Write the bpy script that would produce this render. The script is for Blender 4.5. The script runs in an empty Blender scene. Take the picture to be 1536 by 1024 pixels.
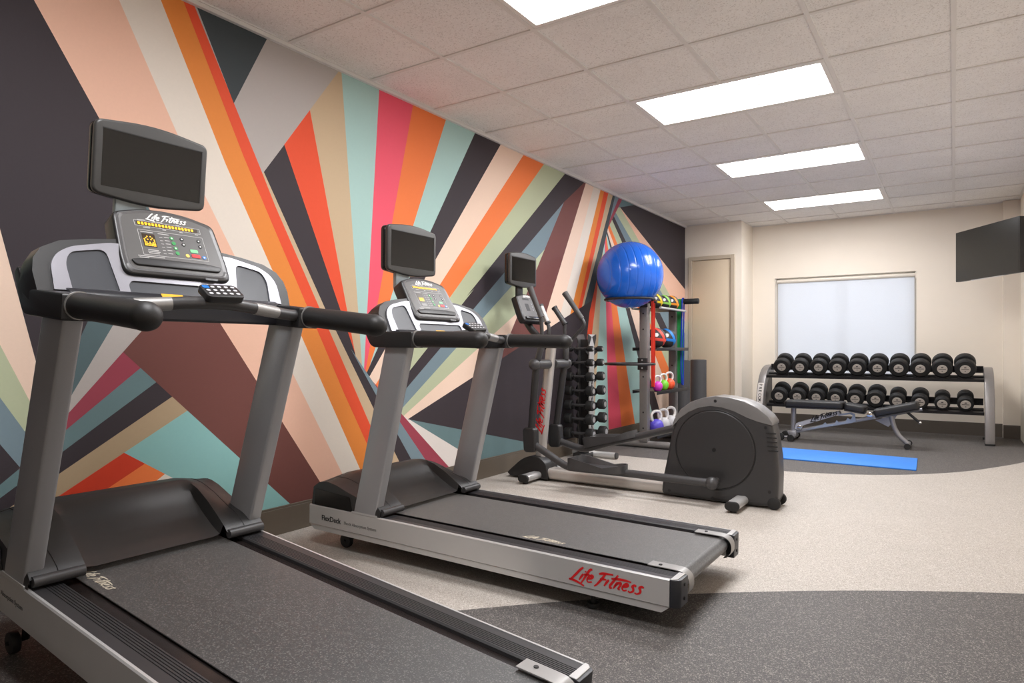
import bpy, bmesh, math, random
from mathutils import Vector, Matrix
random.seed(7)
PI = math.pi
scene = bpy.context.scene
col = scene.collection
V = Vector

# ------------------------------------------------------------------ camera
F_PX, TH, V0, CAM_H = 1004.0, math.radians(33.415), 524.0, 0.996
ST, CT = math.sin(TH), math.cos(TH)
cam_d = bpy.data.cameras.new('camera')
cam_d.sensor_width = 36.0
cam_d.sensor_fit = 'HORIZONTAL'
cam_d.lens = 36.0 * F_PX / 1536.0
cam_d.shift_y = (V0 - 512.0) / 1536.0
cam_d.clip_start = 0.02
cam = bpy.data.objects.new('camera', cam_d)
col.objects.link(cam)
cam.location = (0, 0, CAM_H)
cam.rotation_euler = (PI / 2, 0, TH)
scene.camera = cam


def ray(u, v):
    r = (u - 768.0) / F_PX
    t = (V0 - v) / F_PX
    return V((CT * r - ST, ST * r + CT, t))


def on_x(u, v, x):
    d = ray(u, v)
    return V((0, 0, CAM_H)) + d * (x / d.x)


# ------------------------------------------------------------------ colour + materials
def lin(c):
    r = []
    for x in c[:3]:
        x = x / 255.0
        r.append(x / 12.92 if x <= 0.04045 else ((x + 0.055) / 1.055) ** 2.4)
    return (r[0], r[1], r[2], 1.0)


MATS = {}


def mat(name, rgb, rough=0.5, metal=0.0, spec=0.5, coat=0.0, noise=0.0, nscale=40.0, bump=0.0, bscale=300.0, emit=None, estr=0.0):
    if name in MATS:
        return MATS[name]
    m = bpy.data.materials.new(name)
    m.use_nodes = True
    nt = m.node_tree
    b = nt.nodes['Principled BSDF']
    c = lin(rgb)
    b.inputs['Base Color'].default_value = c
    b.inputs['Roughness'].default_value = rough
    b.inputs['Metallic'].default_value = metal
    b.inputs['Specular IOR Level'].default_value = spec
    if coat:
        b.inputs['Coat Weight'].default_value = coat
    tc = nt.nodes.new('ShaderNodeTexCoord')
    if noise > 0:
        n = nt.nodes.new('ShaderNodeTexNoise')
        n.inputs['Scale'].default_value = nscale
        n.inputs['Detail'].default_value = 3.0
        nt.links.new(tc.outputs['Object'], n.inputs['Vector'])
        mx = nt.nodes.new('ShaderNodeMix')
        mx.data_type = 'RGBA'
        lo = tuple(max(0, x * (1 - noise)) for x in c[:3]) + (1,)
        hi = tuple(min(1, x * (1 + noise)) for x in c[:3]) + (1,)
        mx.inputs[6].default_value = lo
        mx.inputs[7].default_value = hi
        nt.links.new(n.outputs['Fac'], mx.inputs[0])
        nt.links.new(mx.outputs[2], b.inputs['Base Color'])
    if bump > 0:
        n2 = nt.nodes.new('ShaderNodeTexNoise')
        n2.inputs['Scale'].default_value = bscale
        n2.inputs['Detail'].default_value = 2.0
        nt.links.new(tc.outputs['Object'], n2.inputs['Vector'])
        bp = nt.nodes.new('ShaderNodeBump')
        bp.inputs['Strength'].default_value = bump
        bp.inputs['Distance'].default_value = 0.002
        nt.links.new(n2.outputs['Fac'], bp.inputs['Height'])
        nt.links.new(bp.outputs['Normal'], b.inputs['Normal'])
    if emit is not None:
        b.inputs['Emission Color'].default_value = lin(emit)
        b.inputs['Emission Strength'].default_value = estr
    MATS[name] = m
    return m


def speckle_mat(name, base, flecks, scale, amount, rough=0.7, spec=0.4, bump=0.15, sheen=0.0):
    """rubber with flecks: voronoi cells picked at random by their cell colour"""
    m = bpy.data.materials.new(name)
    m.use_nodes = True
    nt = m.node_tree
    b = nt.nodes['Principled BSDF']
    b.inputs['Roughness'].default_value = rough
    b.inputs['Specular IOR Level'].default_value = spec
    tc = nt.nodes.new('ShaderNodeTexCoord')
    cur = None
    n = nt.nodes.new('ShaderNodeTexNoise')
    n.inputs['Scale'].default_value = 3.0
    nt.links.new(tc.outputs['Object'], n.inputs['Vector'])
    mx0 = nt.nodes.new('ShaderNodeMix')
    mx0.data_type = 'RGBA'
    c = lin(base)
    mx0.inputs[6].default_value = tuple(x * 0.9 for x in c[:3]) + (1,)
    mx0.inputs[7].default_value = tuple(min(1, x * 1.1) for x in c[:3]) + (1,)
    nt.links.new(n.outputs['Fac'], mx0.inputs[0])
    cur = mx0.outputs[2]
    for i, fl in enumerate(flecks):
        vo = nt.nodes.new('ShaderNodeTexVoronoi')
        vo.inputs['Scale'].default_value = scale * (1.0 + 0.37 * i)
        nt.links.new(tc.outputs['Object'], vo.inputs['Vector'])
        sep = nt.nodes.new('ShaderNodeSeparateColor')
        nt.links.new(vo.outputs['Color'], sep.inputs[0])
        lt = nt.nodes.new('ShaderNodeMath')
        lt.operation = 'LESS_THAN'
        lt.inputs[1].default_value = amount
        nt.links.new(sep.outputs[i % 3], lt.inputs[0])
        mx = nt.nodes.new('ShaderNodeMix')
        mx.data_type = 'RGBA'
        nt.links.new(lt.outputs[0], mx.inputs[0])
        nt.links.new(cur, mx.inputs[6])
        mx.inputs[7].default_value = lin(fl)
        cur = mx.outputs[2]
    nt.links.new(cur, b.inputs['Base Color'])
    if bump:
        n2 = nt.nodes.new('ShaderNodeTexNoise')
        n2.inputs['Scale'].default_value = scale * 2
        nt.links.new(tc.outputs['Object'], n2.inputs['Vector'])
        bp = nt.nodes.new('ShaderNodeBump')
        bp.inputs['Strength'].default_value = bump
        bp.inputs['Distance'].default_value = 0.002
        nt.links.new(n2.outputs['Fac'], bp.inputs['Height'])
        nt.links.new(bp.outputs['Normal'], b.inputs['Normal'])
    if sheen:
        b.inputs['Sheen Weight'].default_value = sheen
        b.inputs['Sheen Roughness'].default_value = 0.35
    MATS[name] = m
    return m


M_BLACK = mat('black_plastic', (36, 35, 36), 0.42, noise=0.12, nscale=6, bump=0.06, bscale=500)
M_BLACK2 = mat('black_plastic_gloss', (22, 22, 23), 0.22, noise=0.1, nscale=6)
M_DGREY = mat('charcoal_plastic', (60, 59, 60), 0.4, noise=0.08, nscale=6, bump=0.08, bscale=700)
M_COVER = mat('cover_plastic', (45, 44, 44), 0.42, noise=0.06, nscale=6, bump=0.05, bscale=900)
M_GRIP = mat('foam_grip', (34, 33, 33), 0.5, noise=0.1, nscale=30, bump=0.1, bscale=600)
M_SILVER = mat('silver_paint', (158, 156, 154), 0.38, metal=0.55, noise=0.03, nscale=8)
M_UPR = mat('upright_paint', (158, 158, 160), 0.34, metal=0.3, noise=0.03, nscale=8)
M_ALU = mat('brushed_aluminium', (200, 199, 198), 0.32, metal=0.4, noise=0.03, nscale=8)
M_CHROME = mat('chrome', (225, 225, 225), 0.12, metal=1.0, noise=0.01)
M_FASCIA = mat('fascia_silver', (150, 149, 156), 0.36, metal=0.6, noise=0.03, nscale=9)
M_POCKET = mat('pocket_slate', (52, 54, 60), 0.4, noise=0.06)
M_STEP = mat('foot_rail_rubber', (50, 49, 51), 0.42, noise=0.08, nscale=12)
M_DECK = mat('deck_board', (40, 34, 33), 0.25, noise=0.1, nscale=20)
M_BELT = speckle_mat('belt', (44, 44, 44), [(88, 86, 84), (26, 26, 26)], 300, 0.2, rough=0.5, spec=0.8, bump=0.3, sheen=0.6)
M_RED = mat('red_decal', (214, 22, 28), 0.4, noise=0.02)
M_WHITE = mat('white_decal', (232, 230, 226), 0.45, noise=0.02)
M_DKDECAL = mat('dark_decal', (26, 25, 26), 0.5, noise=0.02)
M_GRDECAL = mat('grey_decal', (92, 90, 88), 0.5, noise=0.02)
M_BELTLOGO = mat('belt_decal', (196, 186, 168), 0.6, noise=0.05)
M_FACE = mat('console_face', (84, 82, 81), 0.4, noise=0.04, nscale=10)
M_RIM = mat('console_rim', (98, 97, 98), 0.35, noise=0.04, nscale=10)
M_SCREEN = mat('screen_glass', (12, 12, 12), 0.12, noise=0.05, nscale=3)
M_SCRBEZ = mat('screen_bezel', (62, 61, 60), 0.4, noise=0.05)
M_LEDBG = mat('led_window', (52, 38, 22), 0.3, noise=0.05)
M_LED = mat('led_amber', (240, 176, 30), 0.4, noise=0.02, emit=(250, 180, 30), estr=0.7)
M_GREEN = mat('button_green', (40, 140, 70), 0.4, noise=0.02)
M_GREENL = mat('button_green_pale', (120, 200, 140), 0.4, noise=0.02)
M_YELLOWB = mat('button_yellow', (230, 190, 90), 0.4, noise=0.02)
M_BLUEB = mat('button_blue', (30, 110, 190), 0.4, noise=0.02)
M_YLABEL = mat('yellow_label', (226, 170, 40), 0.5, noise=0.02)
M_RUBBER = mat('black_rubber', (24, 24, 24), 0.6, noise=0.1, bump=0.1)
M_LABEL = mat('disc_label', (196, 188, 178), 0.4, metal=0.2, noise=0.02)
M_MARK = mat('disc_marks', (66, 60, 56), 0.5, noise=0.02)
M_VINYL = mat('black_vinyl', (30, 29, 30), 0.45, noise=0.08, bump=0.1, bscale=250)


# ------------------------------------------------------------------ mesh helpers
OFF = {}


def finish(bm, angle=35.0):
    bmesh.ops.remove_doubles(bm, verts=bm.verts, dist=1e-6)
    bmesh.ops.recalc_face_normals(bm, faces=bm.faces)
    ca = math.radians(angle)
    for f in bm.faces:
        f.smooth = True
    for e in bm.edges:
        if len(e.link_faces) == 2:
            e.smooth = e.calc_face_angle(0.0) < ca
        else:
            e.smooth = False


def obj(name, bm, mats, parent=None, angle=35.0, recalc=True):
    """link a bmesh as ONE mesh object; its vertices are given in the frame of the thing it belongs to"""
    if recalc:
        finish(bm, angle)
    if parent is not None and parent in OFF:
        bmesh.ops.translate(bm, verts=bm.verts, vec=-OFF[parent])
    me = bpy.data.meshes.new(name)
    bm.to_mesh(me)
    bm.free()
    if not isinstance(mats, (list, tuple)):
        mats = [mats]
    for m in mats:
        me.materials.append(m)
    o = bpy.data.objects.new(name, me)
    col.objects.link(o)
    if parent is not None:
        o.parent = parent
        if parent in OFF:
            OFF[o] = OFF[parent]
    return o


def tag(o, label, cat, group=None):
    o['label'] = label
    o['category'] = cat
    if group:
        o['group'] = group
    return o


def thing(name, label, cat, loc, group=None, rot=None):
    """Empty at the thing's base; parts are written in world coordinates when rot is None"""
    o = bpy.data.objects.new(name, None)
    o.empty_display_size = 0.05
    col.objects.link(o)
    o.location = loc
    OFF[o] = V(loc)
    return tag(o, label, cat, group)


def struct(name, bm, mats, parent=None, recalc=True):
    o = obj(name, bm, mats, parent, recalc=recalc)
    o['kind'] = 'structure'
    return o


def dup(root, loc, label, group=None):
    r = root.copy()
    col.objects.link(r)
    r.location = loc
    r['label'] = label
    if group:
        r['group'] = group
    for ch in list(root.children):
        c = ch.copy()
        col.objects.link(c)
        c.parent = r
        for g in list(ch.children):
            d = g.copy()
            col.objects.link(d)
            d.parent = c
    return r


def nb():
    return bmesh.new()


def bevel_sharp(bm, w, seg=2, ang=40, verts=None):
    es = []
    vs = set(verts) if verts is not None else None
    for e in bm.edges:
        if vs is not None and not (e.verts[0] in vs and e.verts[1] in vs):
            continue
        if len(e.link_faces) == 2 and e.calc_face_angle(0.0) > math.radians(ang):
            es.append(e)
    if es:
        bmesh.ops.bevel(bm, geom=es, offset=w, segments=seg, affect='EDGES', profile=0.5, clamp_overlap=True)


def box(bm, lo, hi, bev=0.0, seg=2, mi=0):
    t = bmesh.new()
    r = bmesh.ops.create_cube(t, size=1.0)
    lo, hi = V(lo), V(hi)
    for v in t.verts:
        v.co = V((lo[i] + (v.co[i] + 0.5) * (hi[i] - lo[i]) for i in range(3)))
    if bev > 0:
        bmesh.ops.bevel(t, geom=list(t.edges), offset=bev, segments=seg, affect='EDGES', profile=0.5, clamp_overlap=True)
    merge(bm, t, mi)


def merge(bm, t, mi=0, M=None):
    """append temp bmesh t to bm"""
    mp = {}
    for v in t.verts:
        mp[v] = bm.verts.new(M @ v.co if M is not None else v.co)
    for f in t.faces:
        try:
            nf = bm.faces.new([mp[v] for v in f.verts])
            nf.material_index = mi if mi else f.material_index
        except ValueError:
            pass
    t.free()


def frame(origin, xd, yd, zd=None):
    xd, yd = V(xd).normalized(), V(yd).normalized()
    zd = xd.cross(yd).normalized() if zd is None else V(zd).normalized()
    M = Matrix.Identity(4)
    for i in range(3):
        M[i][0], M[i][1], M[i][2], M[i][3] = xd[i], yd[i], zd[i], origin[i]
    return M


def prism(bm, pts, d0, d1, M=None, bev=0.0, seg=2, mi=0, ang=30):
    """2D outline extruded from z=d0 to z=d1 in frame M"""
    t = bmesh.new()
    a = [t.verts.new((p[0], p[1], d0)) for p in pts]
    b = [t.verts.new((p[0], p[1], d1)) for p in pts]
    n = len(pts)
    t.faces.new(list(reversed(a)))
    t.faces.new(b)
    for i in range(n):
        t.faces.new((a[i], a[(i + 1) % n], b[(i + 1) % n], b[i]))
    if bev > 0:
        bmesh.ops.recalc_face_normals(t, faces=t.faces)
        bevel_sharp(t, bev, seg, ang)
    merge(bm, t, mi, M)


def rrect(w, h, r, n=5, cx=0, cy=0):
    pts = []
    for sx, sy, a0 in ((1, 1, 0), (-1, 1, 90), (-1, -1, 180), (1, -1, 270)):
        for k in range(n + 1):
            a = math.radians(a0 + 90.0 * k / n)
            pts.append((cx + sx * (w / 2 - r) + r * math.cos(a), cy + sy * (h / 2 - r) + r * math.sin(a)))
    return pts


def arc_poly(pts, r, n=4):
    """round the corners of a polygon"""
    out = []
    m = len(pts)
    for i in range(m):
        p, a, b = V(pts[i]).to_2d(), V(pts[i - 1]).to_2d(), V(pts[(i + 1) % m]).to_2d()
        rr = r[i] if isinstance(r, (list, tuple)) else r
        if rr <= 0:
            out.append((p.x, p.y))
            continue
        da, db = (a - p), (b - p)
        rr = min(rr, da.length * 0.48, db.length * 0.48)
        A, B = p + da.normalized() * rr, p + db.normalized() * rr
        for k in range(n + 1):
            t = k / n
            q = A * (1 - t) ** 2 + p * 2 * t * (1 - t) + B * t * t
            out.append((q.x, q.y))
    return out


def smooth_path(pts, n=6):
    """Catmull-Rom through the points"""
    P = [V(p) for p in pts]
    if len(P) < 3:
        return P
    out = []
    for i in range(len(P) - 1):
        p0 = P[i - 1] if i > 0 else P[i] * 2 - P[i + 1]
        p1, p2 = P[i], P[i + 1]
        p3 = P[i + 2] if i + 2 < len(P) else P[i + 1] * 2 - P[i]
        for k in range(n):
            t = k / n
            out.append(0.5 * ((2 * p1) + (p2 - p0) * t + (2 * p0 - 5 * p1 + 4 * p2 - p3) * t * t + (3 * p1 - p0 - 3 * p2 + p3) * t ** 3))
    out.append(P[-1])
    return out


def tube(bm, pts, r, seg=14, cap=True, mi=0, sx=1.0, round_end=False, closed=False, up=None):
    P = [V(p) for p in pts]
    n = len(P)
    R = [r[i] if isinstance(r, (list, tuple)) else r for i in range(n)]
    if round_end and not closed:
        P2, R2 = [], []
        d0 = (P[0] - P[1]).normalized()
        for k in range(4):
            a = PI / 2 * (1 - k / 4)
            P2.append(P[0] + d0 * R[0] * math.sin(a))
            R2.append(max(R[0] * math.cos(a), R[0] * 0.02))
        P2 += P
        R2 += R
        d1 = (P[-1] - P[-2]).normalized()
        for k in range(1, 5):
            a = PI / 2 * k / 4
            P2.append(P[-1] + d1 * R[-1] * math.sin(a))
            R2.append(max(R[-1] * math.cos(a), R[-1] * 0.02))
        P, R, n = P2, R2, len(P2)
    rings = []
    prev = None
    for i in range(n):
        if closed:
            t = (P[(i + 1) % n] - P[i - 1]).normalized()
        else:
            t = (P[min(i + 1, n - 1)] - P[max(i - 1, 0)]).normalized()
        if prev is None:
            ref = V(up) if up is not None else (V((0, 0, 1)) if abs(t.z) < 0.9 else V((0, 1, 0)))
            nrm = (ref - t * ref.dot(t)).normalized()
        else:
            nrm = (prev - t * prev.dot(t)).normalized()
        prev = nrm
        bi = t.cross(nrm)
        rings.append([bm.verts.new(P[i] + (nrm * math.cos(2 * PI * k / seg) + bi * math.sin(2 * PI * k / seg) * sx) * R[i]) for k in range(seg)])
    m = n if closed else n - 1
    for i in range(m):
        A, B = rings[i], rings[(i + 1) % n]
        for k in range(seg):
            f = bm.faces.new((A[k], A[(k + 1) % seg], B[(k + 1) % seg], B[k]))
            f.material_index = mi
    if cap and not closed:
        f = bm.faces.new(list(reversed(rings[0])))
        f.material_index = mi
        f = bm.faces.new(rings[-1])
        f.material_index = mi


def lathe(bm, prof, M=None, seg=32, mi=0, close=True):
    """profile of (radius, z), turned about z of frame M"""
    rings = []
    for r, z in prof:
        ring = []
        for k in range(seg):
            a = 2 * PI * k / seg
            p = V((r * math.cos(a), r * math.sin(a), z))
            ring.append(bm.verts.new(M @ p if M is not None else p))
        rings.append(ring)
    for i in range(len(rings) - 1):
        A, B = rings[i], rings[i + 1]
        for k in range(seg):
            f = bm.faces.new((A[k], A[(k + 1) % seg], B[(k + 1) % seg], B[k]))
            f.material_index = mi
    if close:
        f = bm.faces.new(list(reversed(rings[0])))
        f.material_index = mi
        f = bm.faces.new(rings[-1])
        f.material_index = mi


def axis_frame(p0, p1):
    z = (V(p1) - V(p0)).normalized()
    ref = V((0, 0, 1)) if abs(z.z) < 0.9 else V((1, 0, 0))
    x = ref.cross(z).normalized()
    y = z.cross(x)
    return frame(V(p0), x, y, z)


def cyl(bm, p0, p1, r, seg=24, bev=0.0, mi=0):
    L = (V(p1) - V(p0)).length
    M = axis_frame(p0, p1)
    if bev > 0:
        prof = [(r - bev, 0), (r - bev * 0.3, bev * 0.3), (r, bev), (r, L - bev), (r - bev * 0.3, L - bev * 0.3), (r - bev, L)]
    else:
        prof = [(r, 0), (r, L)]
    lathe(bm, prof, M, seg, mi)


def sphere(bm, c, r, seg=24, rings=14, mi=0):
    prof = []
    for k in range(rings + 1):
        a = -PI / 2 + PI * k / rings
        prof.append((max(r * math.cos(a), r * 0.004), r * math.sin(a)))
    lathe(bm, prof, Matrix.Translation(V(c)), seg, mi)


# ------------------------------------------------------------------ lettering
SCRIPT = [
    [(0.52, 1.02), (0.36, 0.78), (0.16, 0.36), (0.0, 0.06), (-0.1, 0.0)],
    [(-0.14, 0.02), (0.2, 0.0), (0.55, -0.1), (0.95, -0.26)],
    [(0.66, 0.56), (0.58, 0.34), (0.52, 0.1)], [(0.74, 0.72), (0.77, 0.79)],
    [(1.12, 0.98), (0.98, 0.94), (0.88, 0.6), (0.76, 0.12), (0.7, -0.1)], [(0.7, 0.54), (0.88, 0.56), (1.06, 0.6)],
    [(1.0, 0.3), (1.2, 0.36), (1.3, 0.5), (1.2, 0.58), (1.06, 0.46), (1.0, 0.24), (1.1, 0.08), (1.34, 0.14)],
    [(1.98, 0.86), (1.86, 0.5), (1.7, 0.1), (1.56, -0.1)], [(1.6, 0.8), (1.9, 0.9), (2.45, 0.94)], [(1.76, 0.46), (1.95, 0.5), (2.15, 0.5)],
    [(2.3, 0.54), (2.2, 0.3), (2.14, 0.06)],
    [(2.74, 0.98), (2.62, 0.6), (2.48, 0.2), (2.52, 0.02), (2.64, 0.06)], [(2.42, 0.66), (2.8, 0.72), (3.3, 0.74), (3.62, 0.7)],
    [(2.86, 0.52), (2.78, 0.28), (2.72, 0.04)], [(2.76, 0.2), (2.9, 0.46), (3.04, 0.5), (3.06, 0.34), (3.0, 0.08), (3.12, 0.06)],
    [(3.22, 0.28), (3.42, 0.34), (3.5, 0.46), (3.4, 0.54), (3.27, 0.42), (3.22, 0.2), (3.34, 0.05), (3.52, 0.12)],
    [(3.98, 0.5), (3.86, 0.55), (3.76, 0.44), (3.86, 0.3), (3.88, 0.14), (3.74, 0.03), (3.6, 0.08)],
    [(4.42, 0.52), (4.28, 0.56), (4.18, 0.45), (4.28, 0.3), (4.3, 0.14), (4.14, 0.02), (4.0, 0.08)],
]


def script_words(bm, M, unit, w=0.085, th=0.0008, mi=0):
    """brush script lettering as thin raised strokes in frame M"""
    for s in SCRIPT:
        P = smooth_path([(x * 1.04 + 0.3 * y, y * 0.88, 0) for x, y in s], 4)
        n = len(P)
        L, Rr = [], []
        for i in range(n):
            t = (P[min(i + 1, n - 1)] - P[max(i - 1, 0)]).normalized()
            nn = V((-t.y, t.x, 0))
            k = i / (n - 1)
            ww = w * (0.75 + 0.45 * math.sin(PI * min(1, k * 1.1 + 0.08)))
            L.append((P[i] + nn * ww) * unit)
            Rr.append((P[i] - nn * ww) * unit)
        top = [[bm.verts.new(M @ V((p.x, p.y, th))) for p in side] for side in (L, Rr)]
        bot = [[bm.verts.new(M @ V((p.x, p.y, 0))) for p in side] for side in (L, Rr)]
        for i in range(n - 1):
            for q in ((top[0][i], top[1][i], top[1][i + 1], top[0][i + 1]), (bot[0][i], top[0][i], top[0][i + 1], bot[0][i + 1]),
                      (top[1][i], bot[1][i], bot[1][i + 1], top[1][i + 1])):
                f = bm.faces.new(q)
                f.material_index = mi


def type_words(bm, text, M, size, th=0.0006, shear=0.0, space=1.0, bold=0.0, mi=0, align='LEFT'):
    cu = bpy.data.curves.new('lettering', 'FONT')
    cu.body = text
    cu.size = size
    cu.extrude = th / 2
    cu.shear = shear
    cu.space_character = space
    cu.offset = bold
    cu.align_x = align
    cu.resolution_u = 3
    o = bpy.data.objects.new('lettering', cu)
    col.objects.link(o)
    dg = bpy.context.evaluated_depsgraph_get()
    me = bpy.data.meshes.new_from_object(o.evaluated_get(dg))
    t = bmesh.new()
    t.from_mesh(me)
    bmesh.ops.translate(t, verts=t.verts, vec=(0, 0, th / 2))
    merge(bm, t, mi, M)
    bpy.data.objects.remove(o)
    bpy.data.curves.remove(cu)
    bpy.data.meshes.remove(me)
# ------------------------------------------------------------------ room
XL, XR, YB, YD, YR, H = -3.04, 0.62, 9.43, 8.87, -1.9, 2.664
XJ = -2.29                      # the jog beside the door


def split(poly, a, b, inside):
    """cut a convex polygon by the line a-b; returns (part on the side of inside, the rest)"""
    n = V((-(b - a).y, (b - a).x))
    s = 1 if (inside - a).dot(n) > 0 else -1
    d = [(p - a).dot(n) * s for p in poly]
    I, O = [], []
    m = len(poly)
    for i in range(m):
        p, q, dp, dq = poly[i], poly[(i + 1) % m], d[i], d[(i + 1) % m]
        if dp >= 0:
            I.append(p)
        if dp <= 0:
            O.append(p)
        if dp * dq < 0:
            x = p + (q - p) * (dp / (dp - dq))
            I.append(x)
            O.append(x)
    ok = lambda P: len(P) >= 3 and abs(sum(P[i].cross(P[(i + 1) % len(P)]) for i in range(len(P)))) > 1e-7
    return (I if ok(I) else None), (O if ok(O) else None)


def paint(polys, ci, inside, lines):
    out = []
    for P, c in polys:
        cur = P
        for a, b in lines:
            I, O = split(cur, a, b, inside)
            if O:
                out.append((O, c))
            cur = I
            if cur is None:
                break
        if cur:
            out.append((cur, ci))
    return out


MURAL = {
    'dark': (58, 51, 56), 'peach': (236, 190, 166), 'cream': (232, 222, 210), 'orange': (233, 140, 62), 'red': (232, 84, 50),
    'tan': (202, 178, 146), 'grey': (184, 177, 173), 'slate': (64, 72, 76), 'aqua': (172, 206, 201), 'pink': (240, 90, 112),
    'coral': (241, 126, 66), 'sage': (184, 192, 160), 'steel': (120, 140, 150), 'brown': (116, 70, 66), 'teal': (104, 130, 134),
    'maroon': (156, 66, 82), 'blush': (240, 212, 192), 'white': (226, 219, 214), 'lagoon': (140, 190, 188), 'rust': (208, 62, 36),
    'sand': (178, 156, 126), 'brick': (112, 68, 62), 'ash': (88, 108, 112),
}
keys = list(MURAL)
poly = [([V((YR, 0)), V((YD, 0)), V((YD, H)), V((YR, H))], 0)]


def W(p):
    q = on_x(p[0], p[1], XL)
    return V((q.y, q.z))


def P(colour, inside, *lines):
    global poly
    poly = paint(poly, keys.index(colour), W(inside), [(W(a), W(b)) for a, b in lines])


EDGE1 = ((0, 343), (55.7, 549))
P('blush', (10, 480), EDGE1)
P('sage', (10, 570), EDGE1, ((0, 517), (47, 606)))
P('steel', (10, 640), EDGE1, ((0, 596), (39.6, 650)))
P('dark', (6, 690), EDGE1, ((0, 666), (29.3, 700)))
P('ash', (140, 510), ((35, 693), (128, 490)))
P('grey', (160, 520), ((113, 583), (167, 492)))
P('brick', (250, 520), ((108.4, 613.6), (211, 498)))
BR = ((187, 530), (434, 754.5))
P('maroon', (190, 545), BR, ((29.3, 702), (211, 498)))
P('teal', (190, 580), BR, ((0, 727), (208.6, 553.5)))
P('dark', (190, 620), BR, ((0, 747), (233, 574)))
P('sand', (190, 650), BR, ((0, 771), (256.4, 596)))
TN = ((279.9, 616.5), (88, 744))
LG = ((187.5, 679.5), (263.7, 719))
P('lagoon', (280, 680), BR, TN)
P('rust', (190, 700), BR, TN, LG)
P('coral', (205, 715), BR, TN, LG, ((216, 696), (162.6, 731.7)))
P('cream', (246, 718), BR, TN, LG, ((246, 711.8), (233, 722)))
# the broad diagonal bands
P('peach', (200, 100), ((51, 0), (146, 172)), ((330.5, 485), (481, 724)))
P('cream', (220, 50), ((178.6, 0), (264.7, 198)), ((333, 345), (513.3, 710)))
P('orange', (300, 100), ((241.2, 0), (346.8, 267)), ((353.5, 280), (541, 705.5)))
P('red', (370, 220), ((276.4, 5), (378, 267)), ((384.7, 280), (498, 547)), ((473.7, 496), (551.3, 667.5)))
P('tan', (440, 360), ((297.3, 15.6), (395, 263.4)), ((400.4, 280), (555.7, 638)))
P('dark', (440, 300), ((297.3, 15.6), (395, 263.4)), ((349.5, 155), (487.7, 462.5)), ((487.7, 462.5), (599.7, 693.8)))
DT = ((514.7, 502), (618.7, 692))
TF = ((548.4, 556), (642, 695))
P('steel', (559, 578), DT, TF)
P('grey', (440, 120), ((426.5, 217), (395.2, 258.6)), ((350.8, 154.3), (410, 300)))
P('slate', (340, 60), ((350.7, 155), (399, 61.3)), ((297.3, 15.6), (350.7, 155)))
GR = ((504.7, 111.3), (395.2, 258.6))


def fan(c, inside, line):
    P(c, inside, DT, TF, GR, line)


fan('red', (480, 250), ((426.5, 217), (538.6, 547)))
fan('tan', (500, 200), ((465.6, 168.6), (533.4, 534)))
fan('aqua', (540, 200), ((512.5, 112.6), (542.5, 541)))
fan('pink', (590, 200), ((568.6, 138.7), (546.4, 547)))
fan('coral', (630, 200), ((618.4, 164), (551, 541)))
fan('aqua', (680, 220), ((668.2, 181.7), (557, 541)))
fan('dark', (730, 230), ((711.7, 201.3), (550, 559)))
fan('blush', (770, 240), ((750.8, 217), (554, 565)))
fan('coral', (800, 250), ((784.2, 234), (563, 577)))
fan('sage', (830, 265), ((815.2, 247), (572, 592)))
fan('dark', (850, 290), ((847.3, 260.7), (590, 587)))
fan('steel', (830, 340), ((846, 303), (614.3, 576.7)))
fan('sage', (800, 400), ((818.6, 372), (611.4, 603)))
fan('blush', (760, 495), ((778, 467), (605.5, 623.5)))
fan('brown', (850, 340), ((846, 303), (766, 499)), )
P('dark', (855, 280), ((876, 274), (846, 303)), ((847.3, 260.7), (706.5, 436)))
fan('blush', (870, 320), ((878.6, 274.8), (822.8, 457.9)))
fan('cream', (880, 340), ((890.3, 280.8), (849, 438.9)))
fan('orange', (890, 340), ((900.8, 284.7), (860, 452)))
fan('red', (900, 330), ((906, 288.6), (867.4, 461.5)))
fan('tan', (905, 335), ((912.4, 290), (873, 459)))
fan('slate', (915, 310), ((919, 293.6), (876, 458)))
DK = ((922.5, 294), (880, 488))
P('dark', (800, 560), TF, ((614, 627), (876, 458)))
P('teal', (760, 670), TF, ((614, 629), (785, 662)))
P('white', (660, 670), TF, ((614.3, 629), (684.6, 671.9)))
P('maroon', (640, 670), TF, ((607, 625.6), (673, 699.7)))
# the narrow fan at the far end
F2 = ((932.7, 300.3), (905, 356))
P('steel', (919, 315), DK)
P('maroon', (920, 318), DK, ((928, 297.5), (908, 345)))
for c, ins, ln in (
        ('red', (884, 500), DK), ('tan', (892, 480), ((904.5, 360), (888, 500))), ('aqua', (903, 470), ((905.5, 358), (897.5, 510))),
        ('pink', (913, 500), ((906.9, 353.8), (912.8, 641))), ('coral', (930, 560), ((908, 352), (932, 635))),
        ('aqua', (944, 540), ((909, 351), (952.4, 635))), ('dark', (945, 475), ((909.7, 349), (957, 535))),
        ('blush', (960, 500), ((910.5, 346), (985, 600))), ('coral', (970, 490), ((911.6, 341), (993, 560))),
        ('sage', (975, 470), ((914, 336.6), (994, 530))), ('dark', (986, 470), ((917.8, 328.8), (990.4, 492.7))),
        ('steel', (998, 475), ((920, 322.5), (1001, 492.7))), ('sage', (995, 430), ((922.5, 317), (950.6, 366))),
        ('peach', (1000, 425), ((930, 311), (1001, 436))), ('dark', (1000, 360), ((930, 310.8), (1018, 422)))):
    if c == 'red':
        P(c, ins, DK, F2)
    else:
        P(c, ins, DK, F2, ln)
P('dark', (858, 590), ((614, 627), (876, 458)), ((884, 470), (867, 640)), ((614, 629), (785, 662)), TF)
P('teal', (940, 305), F2, ((930, 310.8), (953.8, 307)))

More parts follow.
